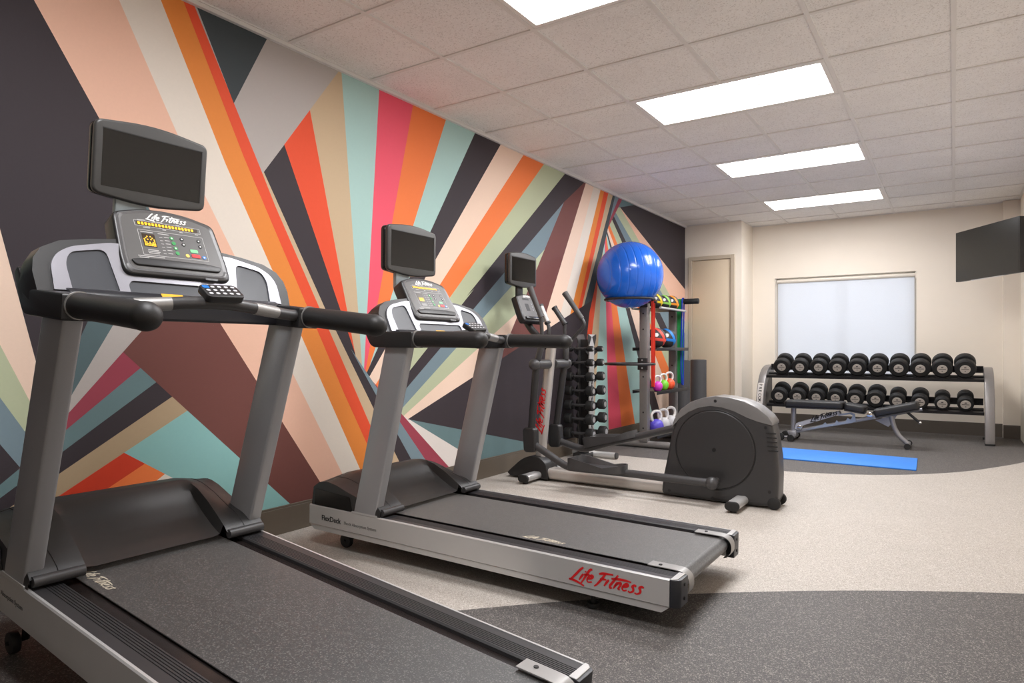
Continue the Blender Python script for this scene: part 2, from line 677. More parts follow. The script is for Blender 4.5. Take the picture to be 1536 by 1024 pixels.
bm = nb()
for Q, c in poly:
    vs = [bm.verts.new((XL, q.x, q.y)) for q in Q]
    if True:
        f = bm.faces.new(vs)
        f.material_index = c
bmesh.ops.recalc_face_normals(bm, faces=bm.faces)
for f in bm.faces:
    f.normal_update()
    if f.normal.x < 0:
        f.normal_flip()
struct('wall_left', bm, [mat('mural_' + k, MURAL[k], 0.62, spec=0.3, noise=0.025, nscale=90, bump=0.08, bscale=420) for k in keys], recalc=False)

M_WALL = mat('wall_paint', (238, 228, 214), 0.75, spec=0.25, noise=0.02, nscale=5, bump=0.1, bscale=260)
M_BASE = mat('vinyl_base', (100, 90, 78), 0.45, noise=0.04, nscale=5)
M_BASEG = mat('vinyl_base_far', (92, 84, 76), 0.5, noise=0.04, nscale=5)
M_TILE = speckle_mat('ceiling_tile', (240, 237, 234), [(220, 216, 212), (247, 245, 243)], 160, 0.14, rough=0.9, spec=0.15, bump=0.35)
M_TBAR = mat('ceiling_bar', (228, 224, 220), 0.5, noise=0.02)
M_DOOR = mat('door_paint', (214, 196, 170), 0.5, noise=0.02, nscale=4)
M_DFRAME = mat('door_frame_paint', (192, 178, 158), 0.5, noise=0.02, nscale=4)

# floor: convex regions of two rubber colours
fpoly = [([V((XL, YR)), V((XR, YR)), V((XR, YB)), V((XL, YB))], 0)]


def paint_convex(pts, ci):
    global fpoly
    pts = [V(p) for p in pts]
    c = V((0, 0))
    for p in pts:
        c += p / len(pts)
    fpoly = paint(fpoly, ci, c, [(pts[i], pts[(i + 1) % len(pts)]) for i in range(len(pts))])


def arc3(a, b, c, t0, t1, n):
    """points of the circle through a, b, c between two parameters (0 at a, 1 at c)"""
    ax, ay, bx, by, cx, cy = *a, *b, *c
    d = 2 * (ax * (by - cy) + bx * (cy - ay) + cx * (ay - by))
    ux = ((ax * ax + ay * ay) * (by - cy) + (bx * bx + by * by) * (cy - ay) + (cx * cx + cy * cy) * (ay - by)) / d
    uy = ((ax * ax + ay * ay) * (cx - bx) + (bx * bx + by * by) * (ax - cx) + (cx * cx + cy * cy) * (bx - ax)) / d
    R = math.hypot(ax - ux, ay - uy)
    A0, A1 = math.atan2(ay - uy, ax - ux), math.atan2(cy - uy, cx - ux)
    if A1 - A0 > PI:
        A1 -= 2 * PI
    if A1 - A0 < -PI:
        A1 += 2 * PI
    return [(ux + R * math.cos(A0 + (A1 - A0) * t), uy + R * math.sin(A0 + (A1 - A0) * t)) for t in [t0 + (t1 - t0) * i / n for i in range(n + 1)]]


front = arc3((-1.574, 2.025), (-0.972, 2.614), (0.24, 3.432), -0.55, 1.35, 26)
front = [p for p in front]
paint_convex(front + [(front[-1][0], YR - 0.5), (front[0][0], YR - 0.5)], 1)
back = arc_poly([(-3.3, 5.82), (-2.69, 5.81), (-1.05, 5.80), (-0.577, 5.985), (-0.246, 6.22), (0.089, 6.60), (0.516, 7.388), (0.75, 8.1), (0.9, 10.5), (-3.3, 10.5)],
                [0, 0.3, 0.25, 0.2, 0.2, 0.22, 0.4, 0.4, 0, 0], 6)
paint_convex(back, 1)
paint_convex([(-3.3, 1.32), (-2.2, 1.30), (-1.55, 1.36), (-1.2, 0.4), (-1.2, -3.0), (-3.3, -3.0)], 1)
bm = nb()
for Q, c in fpoly:
    f = bm.faces.new([bm.verts.new((q.x, q.y, 0)) for q in Q])
    f.material_index = c
    f.normal_update()
    if f.normal.z < 0:
        f.normal_flip()
M_BEIGE = speckle_mat('beige_rubber', (184, 177, 169), [(202, 196, 189), (166, 158, 149), (152, 144, 135)], 210, 0.18, rough=0.62, spec=0.35, bump=0.12)
M_DARKF = speckle_mat('dark_rubber', (78, 75, 74), [(134, 129, 124), (62, 59, 58), (106, 101, 97)], 250, 0.17, rough=0.6, spec=0.4, bump=0.12)
struct('floor', bm, [M_BEIGE, M_DARKF], recalc=False)

# walls
bm = nb()
box(bm, (XL - 0.12, YD, 0), (XJ, YD + 0.1, H))
struct('wall_door', bm, M_WALL)
bm = nb()
box(bm, (XJ - 0.12, YD + 0.1, 0), (XJ, YB + 0.2, H))
struct('wall_jog', bm, M_WALL)
WX0, WX1, WZ0, WZ1 = -2.0, -0.375, 0.62, 1.945
bm = nb()
box(bm, (XJ, YB, 0), (WX0, YB + 0.2, H))
box(bm, (WX1, YB, 0), (XR + 0.1, YB + 0.2, H))
box(bm, (WX0, YB, 0), (WX1, YB + 0.2, WZ0))
box(bm, (WX0, YB, WZ1), (WX1, YB + 0.2, H))
struct('wall_back', bm, M_WALL)
bm = nb()
box(bm, (XR, YR, 0), (XR + 0.1, YB, H))
struct('wall_right', bm, M_WALL)
bm = nb()
box(bm, (XL - 0.1, YR - 0.1, 0), (XR + 0.1, YR, H))
struct('wall_rear', bm, M_WALL)
bm = nb()
box(bm, (0.465, 9.31, 0), (XR, YB, H))
struct('trim_1', bm, M_WALL)          # the pilaster in the far right corner

# baseboards: coved vinyl with a thin top lip
def baseboard(name, lo, hi, axis, m):
    b = nb()
    box(b, lo, (hi[0], hi[1], 0.138), 0.001, 1)
    if axis == 'x':
        box(b, (lo[0], lo[1], 0.138), (hi[0] - 0.004, hi[1], 0.15), 0.001, 1)
    else:
        box(b, (lo[0], lo[1] + 0.004, 0.138), (hi[0], hi[1], 0.15), 0.001, 1)
    return struct(name, b, m)


baseboard('baseboard_left', (XL, YR, 0), (XL + 0.012, YD, 0), 'x', M_BASE)
baseboard('baseboard_back', (XJ, YB - 0.012, 0), (0.465, YB, 0), 'y', M_BASEG)
baseboard('baseboard_pilaster', (0.465, 9.298, 0), (XR, 9.31, 0), 'y', M_BASEG)

# door in its steel frame
bm = nb()
DX0, DX1, DZ = -2.985, -2.375, 2.235
for lo, hi in (((DX0, YD - 0.03, 0), (DX0 + 0.05, YD, DZ)), ((DX1 - 0.05, YD - 0.03, 0), (DX1, YD, DZ)), ((DX0 + 0.0501, YD - 0.03, DZ - 0.05), (DX1 - 0.0501, YD, DZ))):
    box(bm, lo, hi, 0.003, 1)
fr = struct('door_1', bm, M_DFRAME)
bm = nb()
box(bm, (DX0 + 0.052, YD - 0.012, 0.01), (DX1 - 0.052, YD, DZ - 0.053), 0.002)
obj('door_leaf', bm, M_DOOR, fr)

# window: reveal frame, glass, roller blind
M_WFRAME = mat('window_frame_paint', (206, 198, 186), 0.5, noise=0.02)
bm = nb()
y0, y1 = YB + 0.12, YB + 0.17
for lo, hi in (((WX0, y0, WZ0), (WX0 + 0.04, y1, WZ1)), ((WX1 - 0.04, y0, WZ0), (WX1, y1, WZ1)), ((WX0, y0, WZ0), (WX1, y1, WZ0 + 0.04)),
               ((WX0, y0, WZ1 - 0.04), (WX1, y1, WZ1)), (((WX0 + WX1) / 2 - 0.011, y0 + 0.02, WZ0), ((WX0 + WX1) / 2 + 0.011, y1, WZ1))):
    box(bm, lo, hi, 0.004)
win = struct('window_1', bm, M_WFRAME)
g = bpy.data.materials.new('clear_glass')
g.use_nodes = True
nt = g.node_tree
nt.nodes.clear()
o1 = nt.nodes.new('ShaderNodeOutputMaterial')
mxs = nt.nodes.new('ShaderNodeMixShader')
tr = nt.nodes.new('ShaderNodeBsdfTransparent')
gl = nt.nodes.new('ShaderNodeBsdfGlossy')
gl.inputs['Roughness'].default_value = 0.02
fz = nt.nodes.new('ShaderNodeFresnel')
nt.links.new(fz.outputs[0], mxs.inputs[0])
nt.links.new(tr.outputs[0], mxs.inputs[1])
nt.links.new(gl.outputs[0], mxs.inputs[2])
nt.links.new(mxs.outputs[0], o1.inputs[0])
bm = nb()
box(bm, (WX0 + 0.035, YB + 0.142, WZ0 + 0.035), (WX1 - 0.035, YB + 0.148, WZ1 - 0.035))
obj('window_pane', bm, g, win)

bl = bpy.data.materials.new('blind_fabric')
bl.use_nodes = True
nt = bl.node_tree
nt.nodes.clear()
o1 = nt.nodes.new('ShaderNodeOutputMaterial')
mxs = nt.nodes.new('ShaderNodeMixShader')
df = nt.nodes.new('ShaderNodeBsdfDiffuse')
tl = nt.nodes.new('ShaderNodeBsdfTranslucent')
tc = nt.nodes.new('ShaderNodeTexCoord')
wv = nt.nodes.new('ShaderNodeTexNoise')
wv.inputs['Scale'].default_value = 350
cr = nt.nodes.new('ShaderNodeMix')
cr.data_type = 'RGBA'
cr.inputs[6].default_value = lin((226, 228, 232))
cr.inputs[7].default_value = lin((238, 240, 244))
nt.links.new(tc.outputs['Object'], wv.inputs['Vector'])
nt.links.new(wv.outputs['Fac'], cr.inputs[0])
nt.links.new(cr.outputs[2], df.inputs['Color'])
nt.links.new(cr.outputs[2], tl.inputs['Color'])
mxs.inputs[0].default_value = 0.55
nt.links.new(df.outputs[0], mxs.inputs[1])
nt.links.new(tl.outputs[0], mxs.inputs[2])
nt.links.new(mxs.outputs[0], o1.inputs[0])
M_BLINDBAR = mat('blind_bar', (222, 214, 202), 0.45, noise=0.02)
blind = thing('roller_blind', 'white roller blind drawn down over the window behind the dumbbell rack', 'blind', (-1.18, YB + 0.05, WZ0))
bm = nb()
box(bm, (WX0 + 0.03, YB + 0.048, WZ0 + 0.03), (WX1 - 0.022, YB + 0.05, WZ1 - 0.04))
obj('blind_sheet', bm, bl, blind)
bm = nb()
cyl(bm, (WX0 + 0.02, YB + 0.045, WZ1 - 0.042), (WX1 - 0.015, YB + 0.045, WZ1 - 0.042), 0.026, 20)
obj('roller_tube', bm, M_BLINDBAR, blind)
for x in (WX0 + 0.001, WX1 - 0.013):
    bm = nb()
    box(bm, (x, YB + 0.012, WZ1 - 0.085), (x + 0.012, YB + 0.078, WZ1 - 0.005), 0.003)
    obj('roller_bracket', bm, M_BLINDBAR, blind)
bm = nb()
box(bm, (WX0 + 0.03, YB + 0.042, WZ0 + 0.008), (WX1 - 0.022, YB + 0.056, WZ0 + 0.034), 0.004)
obj('hem_bar', bm, M_BLINDBAR, blind)
bm = nb()
tube(bm, [(WX0 + 0.022, YB + 0.02, WZ1 - 0.05), (WX0 + 0.022, YB + 0.02, 0.95)], 0.003, 6)
tube(bm, [(WX0 + 0.022, YB + 0.02, 0.95), (WX0 + 0.022, YB + 0.02, 0.91)], 0.007, 8, round_end=True)
obj('pull_chain', bm, M_BLINDBAR, blind)

# ------------------------------------------------------------------ ceiling: lay-in tiles on a bar grid, recessed lights
T = 0.61
Y0 = 4.2016
rows = range(-10, 9)
light_rows = (-6, -3, 0, 3, 6)  # first row is an unseen light, added to brighten the mural's near end
bm = nb()
for j in rows:
    for i in range(6):
        x0, x1 = -T * i, -T * i + T
        if j in light_rows and i in (2, 3):
            continue
        ya, yb = max(Y0 + j * T, YR), min(Y0 + (j + 1) * T, YB)
        if yb <= ya:
            continue
        xa, xb = max(x0, XL), min(x1, XR)
        vs = [bm.verts.new(p) for p in ((xa, ya, H + 0.004), (xa, yb, H + 0.004), (xb, yb, H + 0.004), (xb, ya, H + 0.004))]
        bm.faces.new(vs)
ceil = struct('ceiling', bm, M_TILE, recalc=False)
bm = nb()
w = 0.012
for i in range(0, 5):
    x = -T * i
    if i == 2:                  # this bar stops at each light
        ends = [YR] + [v for j in light_rows for v in (Y0 + j * T, Y0 + (j + 1) * T)] + [YB]
        for ya, yb in zip(ends[0::2], ends[1::2]):
            box(bm, (x - w, ya, H - 0.003), (x + w, yb, H + 0.012))
        continue
    box(bm, (x - w, YR, H - 0.003), (x + w, YB, H + 0.012))
for j in rows:
    y = Y0 + j * T
    if YR + 0.05 < y < YB - 0.03:
        box(bm, (XL, y - w, H - 0.0026), (XR, y + w, H + 0.011))
box(bm, (XL, YR, H - 0.022), (XL + 0.022, YD, H - 0.002))
box(bm, (XL + 0.0, YR, H - 0.002), (XL + 0.03, YD, H + 0.01))
box(bm, (XL + 0.02, YD - 0.022, H - 0.004), (XJ, YD, H + 0.01))
box(bm, (XJ, YB - 0.022, H - 0.004), (XR, YB, H + 0.01))
box(bm, (XR - 0.022, YR, H - 0.0044), (XR, YB, H + 0.01))
struct('trim_2', bm, M_TBAR)

M_LENS = mat('lamp_lens', (255, 252, 250), 0.6, noise=0.01, emit=(251, 251, 253), estr=22.0)
M_PAN = mat('lamp_pan', (245, 242, 238), 0.5, noise=0.01)
M_LFRAME = mat('lamp_frame', (235, 231, 226), 0.45, noise=0.01)


def ceiling_light(j, label):
    xa, xb, ya, yb = -3 * T + w, -T - w, Y0 + j * T + w, Y0 + (j + 1) * T - w
    cy = (ya + yb) / 2
    t = thing('ceiling_light', label, 'ceiling light', ((xa + xb) / 2, cy, H), 'recessed ceiling lights')
    b = nb()
    s = 0.028
    for lo, hi in (((xa, ya, H - 0.002), (xb, ya + s, H + 0.012)), ((xa, yb - s, H - 0.002), (xb, yb, H + 0.012)),
                   ((xa, ya + s, H - 0.002), (xa + s, yb - s, H + 0.012)), ((xb - s, ya + s, H - 0.002), (xb, yb - s, H + 0.012))):
        box(b, lo, hi, 0.002, 1)
    obj('frame', b, M_LFRAME, t)
    # pan: sloped end plates and a roof
    b = nb()
    xi, xj = xa + s, xb - s
    yi, yj = ya + s, yb - s
    e = 0.07
    z0, z1 = H + 0.010, H + 0.085
    v = lambda *p: b.verts.new(p)
    b.faces.new((v(xi, yi, z0), v(xi, yj, z0), v(xi + e, yj, z1), v(xi + e, yi, z1)))
    b.faces.new((v(xj, yi, z0), v(xj - e, yi, z1), v(xj - e, yj, z1), v(xj, yj, z0)))
    b.faces.new((v(xi, yi, z0), v(xi, yi, z1 + 0.01), v(xj, yi, z1 + 0.01), v(xj, yi, z0)))
    b.faces.new((v(xi, yj, z0), v(xj, yj, z0), v(xj, yj, z1 + 0.01), v(xi, yj, z1 + 0.01)))
    b.faces.new((v(xi, yi, z1 + 0.01), v(xi, yj, z1 + 0.01), v(xj, yj, z1 + 0.01), v(xj, yi, z1 + 0.01)))
    obj('pan', b, M_PAN, t)
    # two glowing lenses rising from the long edges to a rib along the middle
    for sgn in (-1, 1):
        b = nb()
        y_out = yi if sgn < 0 else yj
        pts = []
        for k in range(7):
            f = k / 6
            pts.append((y_out + (cy - sgn * -0.012 - y_out) * f, z0 + 0.004 + 0.055 * math.sin(f * PI / 2)))
        n = len(pts)
        ra = [b.verts.new((xi + 0.012 + 0.5 * (z - z0), y, z)) for y, z in pts]
        rb = [b.verts.new((xj - 0.012 - 0.5 * (z - z0), y, z)) for y, z in pts]
        for k in range(n - 1):
            b.faces.new((ra[k], ra[k + 1], rb[k + 1], rb[k]))
        obj('lens', b, M_LENS, t)
    b = nb()
    box(b, (xi + 0.045, cy - 0.012, z1 - 0.035), (xj - 0.045, cy + 0.012, z1 - 0.015), 0.003)
    obj('rib', b, M_LFRAME, t)
    return t


for j, lab in zip(light_rows, ('unseen recessed ceiling light above the camera, added to brighten the near mural', 'nearest recessed ceiling light, cut by the top edge of the picture', 'largest fully visible recessed ceiling light, second from the front',
                               'recessed ceiling light third from the front, between the largest and the farthest one', 'farthest and smallest recessed ceiling light, nearest the window wall')):
    ceiling_light(j, lab)

# daylight outside the window
wd = bpy.data.worlds.new('daylight')
scene.world = wd
wd.use_nodes = True
bg = wd.node_tree.nodes['Background']
bg.inputs[0].default_value = (0.93, 0.965, 1.0, 1)
bg.inputs[1].default_value = 2.9
# ------------------------------------------------------------------ treadmills (local frame: x forward, y to the user's left, z up)
def pose(root, pos, yaw, pitch, off):
    a = V((-math.cos(yaw) * math.cos(pitch), -math.sin(yaw) * math.cos(pitch), math.sin(pitch)))
    l = V((math.sin(yaw), -math.cos(yaw), 0))
    n = a.cross(l)
    M = frame((0, 0, 0), a, l, n)
    M.translation = V(pos) + M.to_3x3() @ V(off)
    root.matrix_world = M
    OFF[root] = V(off)


def interp(tab, x):
    if x <= tab[0][0]:
        return tab[0][1]
    for (x0, y0), (x1, y1) in zip(tab, tab[1:]):
        if x <= x1:
            t = (x - x0) / (x1 - x0)
            return y0 + (y1 - y0) * t
    return tab[-1][1]


def sstep(a, b, x):
    t = min(1, max(0, (x - a) / (b - a)))
    return t * t * (3 - 2 * t)


YD_ = V((0.536, 0, 0.844)).normalized()      # up the slope of the console
PN = frame((1.411, 0, 0.959), (0, -1, 0), YD_)   # console face frame: x to the user's right, y up, z towards the user


def treadmill(label, pos, yaw, pitch, lift):
    root = thing('treadmill', label, 'treadmill', pos, 'treadmills')
    pose(root, pos, yaw, pitch, (0.9, 0, -0.19))
    # --- deck
    for s in (1, -1):
        b = nb()
        # side rail: extruded aluminium profile, outer face, lip groove and slanted flange
        prof = [(0.395 * s, -0.004), (0.391 * s, 0.0), (0.384 * s, 0.0), (0.384 * s, -0.006), (0.386 * s, -0.095), (0.395 * s, -0.097)]
        M = frame((0, 0, 0), (0, 1, 0), (0, 0, 1), (1, 0, 0))
        prism(b, prof, 0.006, 1.906, M)
        t = bmesh.new()
        pts = [(0.006, -0.1), (1.906, -0.1), (1.876, -0.124), (0.036, -0.124)]
        prism(t, pts, 0, 0.012, frame((0, 0.391 * s - 0.006, 0), (1, 0, 0), (0, 0, 1)))
        bmesh.ops.translate(t, verts=t.verts, vec=(0, 0.006, 0))
        merge(b, t)
        rail = obj('side_rail', b, M_ALU, root, angle=25)
        b = nb()
        # grooved foot rail along the top
        prof = [(0.3835, -0.02), (0.3835, -0.001)]
        for k in range(6):
            y = 0.352 - k * 0.0082
            prof += [(y, -0.001), (y - 0.001, -0.003), (y - 0.003, -0.003), (y - 0.004, -0.001)]
        prof += [(0.303, -0.001), (0.298, -0.006), (0.298, -0.03), (0.3835, -0.03)]
        prof = prof[1:]
        prism(b, [(p[0] * s, p[1]) for p in prof], 0.004, 1.60, M)
        obj('foot_rail', b, M_STEP, root, angle=25)
        # rear end cap: pale top plate on a dark block
        b = nb()
        pts = arc_poly([(0.006, 0.302), (0.006, 0.395), (-0.012, 0.393), (-0.03, 0.378), (-0.03, 0.302)], [0, 0, 0.008, 0.01, 0.004])
        prism(b, [(p[0], p[1] * s) for p in pts], -0.1, -0.001, bev=0.003)
        cap = obj('end_cap', b, mat('cap_plastic', (38, 39, 44), 0.4, noise=0.06), root)
        b = nb()
        pts = [(0.004, 0.304), (0.004, 0.392), (-0.006, 0.392), (-0.018, 0.38), (-0.02, 0.304)]
        prism(b, [(p[0], p[1] * s) for p in pts], -0.0012, 0.0018, bev=0.001, seg=1)
        obj('cap_plate', b, M_ALU, cap)
        for zz in (-0.025, -0.075):
            b = nb()
            cyl(b, (-0.0295, 0.34 * s, zz), (-0.033, 0.34 * s, zz), 0.006, 10)
            obj('screw', b, M_DKDECAL, cap)
        # belt guard bracket over the rear roller
        b = nb()
        path = [(0.128, 0.001), (0.02, 0.001), (-0.008, -0.004), (-0.026, -0.018), (-0.033, -0.04), (-0.03, -0.065), (-0.015, -0.085), (0.0, -0.09)]
        P2 = smooth_path([(x, 0, z) for x, z in path], 4)
        pts = [(p.x, p.z) for p in P2]
        inner = []
        for i, p in enumerate(P2):
            t_ = (P2[min(i + 1, len(P2) - 1)] - P2[max(i - 1, 0)]).normalized()
            inner.append((p.x + t_.z * 0.004, p.z - t_.x * 0.004 * (1 if True else 1)))
        outl = pts + [(p.x - (P2[min(i + 1, len(P2) - 1)] - P2[max(i - 1, 0)]).normalized().z * -0.004, p.z - 0.004) for i, p in reversed(list(enumerate(P2)))]
        y0, y1 = (0.243, 0.297) if s > 0 else (-0.297, -0.243)
        strip = []
        for y in (y0, y1):
            strip.append([b.verts.new((p.x, y, p.z + 0.004)) for p in P2])
        for y in (y0, y1):
            strip.append([b.verts.new((p.x, y, p.z + 0.001)) for p in P2])
        for i in range(len(P2) - 1):
            b.faces.new((strip[0][i], strip[1][i], strip[1][i + 1], strip[0][i + 1]))
            b.faces.new((strip[2][i], strip[3][i], strip[3][i + 1], strip[2][i + 1]))
            b.faces.new((strip[0][i], strip[2][i], strip[2][i + 1], strip[0][i + 1]))
            b.faces.new((strip[1][i], strip[3][i], strip[3][i + 1], strip[1][i + 1]))
        for i in (0, len(P2) - 1):
            b.faces.new((strip[0][i], strip[1][i], strip[3][i], strip[2][i]))
        br = obj('belt_guard', b, mat('guard_grey', (156, 154, 152), 0.4, metal=0.4, noise=0.03), root)
        b = nb()
        cyl(b, (0.085, 0.275 * s, 0.004), (0.085, 0.275 * s, 0.008), 0.007, 12)
        obj('screw', b, M_DKDECAL, br)
    b = nb()
    box(b, (0.06, -0.3, -0.04), (1.62, 0.3, -0.016), 0.002)
    obj('deck_board', b, M_DECK, root)
    b = nb()
    for s in (1, -1):
        box(b, (0.06, 0.27 * s - 0.02, -0.11), (1.86, 0.27 * s + 0.02, -0.041), 0.004)
    for x in (0.3, 0.9, 1.5, 1.82):
        box(b, (x, -0.25, -0.10), (x + 0.06, 0.25, -0.045), 0.004)
    obj('underframe', b, M_RUBBER, root)
    # belt: loops round the rear roller and runs under the motor cover
    b = nb()
    hw = 0.255
    pts = [(1.56, -0.007), (0.02, -0.007)]
    for k in range(1, 10):
        a = PI * k / 10
        pts.append((0.02 - 0.033 * math.sin(a), -0.04 + 0.033 * math.cos(a)))
    pts += [(0.02, -0.0745), (1.4, -0.08)]
    ra = [b.verts.new((x, hw, z)) for x, z in pts]
    rb = [b.verts.new((x, -hw, z)) for x, z in pts]
    for i in range(len(pts) - 1):
        b.faces.new((ra[i], ra[i + 1], rb[i + 1], rb[i]))
    rc = [b.verts.new((x + (0 if 0.03 > x else 0), hw, z - 0.003 if z > -0.04 else z + 0.003)) for x, z in pts]
    for i in range(1):
        b.faces.new((ra[i], ra[i + 1], rc[i + 1], rc[i]))
    belt = obj('running_belt', b, M_BELT, root, angle=60)
    b = nb()
    cyl(b, (0.02, -0.29, -0.04), (0.02, 0.29, -0.04), 0.0285, 20)
    obj('rear_roller', b, M_DGREY, root)
    b = nb()
    a0 = 1.475 if lift else 0.72
    script_words(b, frame((a0, 0.232, -0.0068), (-1, 0, 0), (0, -1, 0)), 0.041, w=0.06)
    obj('belt_logo', b, M_BELTLOGO, belt)
    # side lettering
    for s in (1, -1):
        b = nb()
        M = frame((0.398 if s > 0 else 0.11, 0.3955 * s, -0.078), (-s, 0, 0), (0, 0, 1))
        script_words(b, M, 0.0625, w=0.062)
        obj('side_logo', b, M_RED, root)
    b = nb()
    M = frame((1.815, 0.3955, -0.068), (-1, 0, 0), (0, 0, 1))
    type_words(b, 'FlexDeck', M, 0.036, bold=0.0006)
    obj('side_lettering', b, M_DKDECAL, root)
    b = nb()
    M = frame((1.655, 0.3955, -0.066), (-1, 0, 0), (0, 0, 1))
    type_words(b, 'Shock Absorption System', M, 0.021)
    obj('small_lettering', b, M_GRDECAL, root)
    # --- motor cover: dome across the front, two arms round the posts, sloped flap down to the belt
    b = nb()
    topP = [(1.415, 0.028), (1.43, 0.043), (1.48, 0.076), (1.55, 0.117), (1.62, 0.148), (1.68, 0.161), (1.72, 0.163), (1.78, 0.155), (1.84, 0.135), (1.885, 0.10)]
    flap = [(1.415, 0.0), (1.445, 0.014), (1.50, 0.032), (1.56, 0.062), (1.62, 0.1), (1.67, 0.14), (1.70, 0.158), (1.72, 0.163)]
    NA = 34
    av = [1.415 + (1.885 - 1.415) * i / NA for i in range(NA + 1)]
    sv = [-0.392, -0.388, -0.37, -0.34, -0.31, -0.28, -0.25, -0.238, -0.226, -0.2, -0.16, -0.1, -0.05, 0, 0.05, 0.1, 0.16, 0.2, 0.226, 0.238, 0.25, 0.28, 0.31, 0.34, 0.37, 0.388, 0.392]

    def height(a, s):
        q = abs(s)
        p = interp(topP, a)
        e = 1.0 - (0.42 - 0.3 * sstep(1.6, 1.87, a)) * sstep(0.22, 0.392, q) * sstep(1.42, 1.56, a)
        h = p * e
        if a < 1.72:
            f = interp(flap, a)
            k = sstep(0.222, 0.24, q)
            h = f * (1 - k) + h * k
        if q > 0.39:
            h = min(h, 0.085) * 0.55
        return max(h, 0.001)

    grid = [[b.verts.new((a, s, height(a, s))) for s in sv] for a in av]
    for i in range(NA):
        for j in range(len(sv) - 1):
            if av[i + 1] < 1.445 and abs(sv[j]) < 0.24 and abs(sv[j + 1]) < 0.24:
                continue
            b.faces.new((grid[i][j], grid[i][j + 1], grid[i + 1][j + 1], grid[i + 1][j]))
    # skirts
    for j in (0, len(sv) - 1):
        low = [b.verts.new((a, sv[j], 0.0)) for a in av]
        for i in range(NA):
            b.faces.new((grid[i][j], grid[i + 1][j], low[i + 1], low[i]))
    low = [b.verts.new((1.893, s, 0.0)) for s in sv]
    for j in range(len(sv) - 1):
        b.faces.new((grid[NA][j], grid[NA][j + 1], low[j + 1], low[j]))
    cover = obj('motor_cover', b, M_COVER, root, angle=50)
    for s in (1, -1):
        # rounded noses of the two arms, and the seams across them
        b = nb()
        tube(b, [(1.414, 0.243 * s, 0.021), (1.414, 0.382 * s, 0.021)], 0.0165, 14)
        obj('cover_nose', b, M_DGREY, cover)
        b = nb()
        P2 = [(a, 0.312 * s, height(a, 0.312) + 0.0006) for a in av[:-6]]
        tube(b, P2, 0.0014, 5)
        obj('cover_seam', b, M_DKDECAL, cover)
    b = nb()
    tube(b, [(1.80, s, height(1.80, s) + 0.0004) for s in sv[1:-1]], 0.0013, 5)
    obj('cover_seam', b, M_DKDECAL, cover)
    for s in (1, -1):
        b = nb()
        pts = [(1.87, 0.002), (1.868, 0.083), (1.62, 0.07), (1.60, 0.004)]
        y = 0.393 * s
        prism(b, arc_poly(pts, 0.01), -0.0008, 0.0008, frame((0, y, 0), (1, 0, 0), (0, 0, 1)))
        obj('side_grille', b, M_BLACK2, cover)
    # --- uprights
    for s in (1, -1):
        b = nb()
        t = bmesh.new()
        pts = [(1.446, 0.002), (1.592, 0.002), (1.393, 0.81), (1.251, 0.81)]
        prism(t, pts, 0.342, 0.394, frame((0, 0, 0), (1, 0, 0), (0, 0, 1), (0, 1, 0)))
        if s < 0:
            for v in t.verts:
                v.co.y *= -1
        bmesh.ops.recalc_face_normals(t, faces=t.faces)
        bmesh.ops.bevel(t, geom=[e for e in t.edges if abs((e.verts[0].co - e.verts[1].co).z) > 0.3], offset=0.009, segments=3, affect='EDGES', profile=0.5)
        merge(b, t)
        up = obj('upright', b, M_UPR, root)
        b = nb()
        pts = arc_poly([(1.434, -0.002), (1.604, -0.002), (1.601, 0.007), (1.434, 0.007)], 0.003)
        prism(b, pts, 0.386, 0.3962, frame((0, 0, 0), (1, 0, 0), (0, 0, 1), (0, 1, 0)))
        if s < 0:
            for v in b.verts:
                v.co.y *= -1
        obj('foot_plate', b, M_ALU, up)
        # --- console arm
        b = nb()
        t = bmesh.new()
        pts = arc_poly([(1.205, 0.80), (1.459, 0.80), (1.528, 0.915), (1.505, 0.94), (1.44, 0.875), (1.205, 0.873)], [0.008, 0.03, 0.03, 0.03, 0.03, 0.01])
        prism(t, pts, 0.332, 0.42, frame((0, 0, 0), (1, 0, 0), (0, 0, 1), (0, 1, 0)), bev=0.006)
        if s < 0:
            for v in t.verts:
                v.co.y *= -1
        merge(b, t)
        arm = obj('console_arm', b, M_BLACK, root)
        b = nb()
        tube(b, [(1.213, 0.377 * s, 0.8415), (1.20, 0.377 * s, 0.8415)], 0.0385, 24)
        obj('grip_collar', b, M_SILVER, arm)
        # --- handlebar
        b = nb()
        P2 = [(1.2, 0.377 * s, 0.8415), (1.05, 0.376 * s, 0.8405), (0.87, 0.374 * s, 0.838)]
        tube(b, P2, 0.0355, 26, round_end=False)
        M = axis_frame((0.872, 0.374 * s, 0.838), (0.80, 0.374 * s, 0.8375))
        lathe(b, [(0.0355, 0), (0.0368, 0.001), (0.0366, 0.012), (0.034, 0.024), (0.027, 0.036), (0.016, 0.044), (0.004, 0.0475)], M, 26)
        obj('handlebar', b, M_GRIP, root)
    # --- console shell between the arms
    slope = 0.5
    b = nb()
    half = [(0.415, 0.865), (0.42, 0.925), (0.413, 0.962), (0.39, 0.994), (0.34, 1.019), (0.26, 1.034), (0.18, 1.044)]
    outl = half + [(-x, z) for x, z in reversed(half)]
    FM = frame((1.378, 0, 0.885), (0, -1, 0), (0.4472, 0, 0.8944))     # face frame of the fascia
    kz = 1 / 0.8944
    fp = [(-x, (z - 0.885) * kz) for x, z in outl]
    t = bmesh.new()
    front = [t.verts.new((p[0], p[1], 0.0)) for p in fp]
    mid = [t.verts.new((p[0] * 1.012, p[1] + (0.008 if p[1] > 0.02 else 0), -0.05)) for p in fp]
    bk = [t.verts.new((p[0] * 1.0, p[1] * 0.99 + (0.0 if p[1] > 0.02 else 0.03), -0.11)) for p in fp]
    n = len(fp)
    t.faces.new(front)
    t.faces.new(list(reversed(bk)))
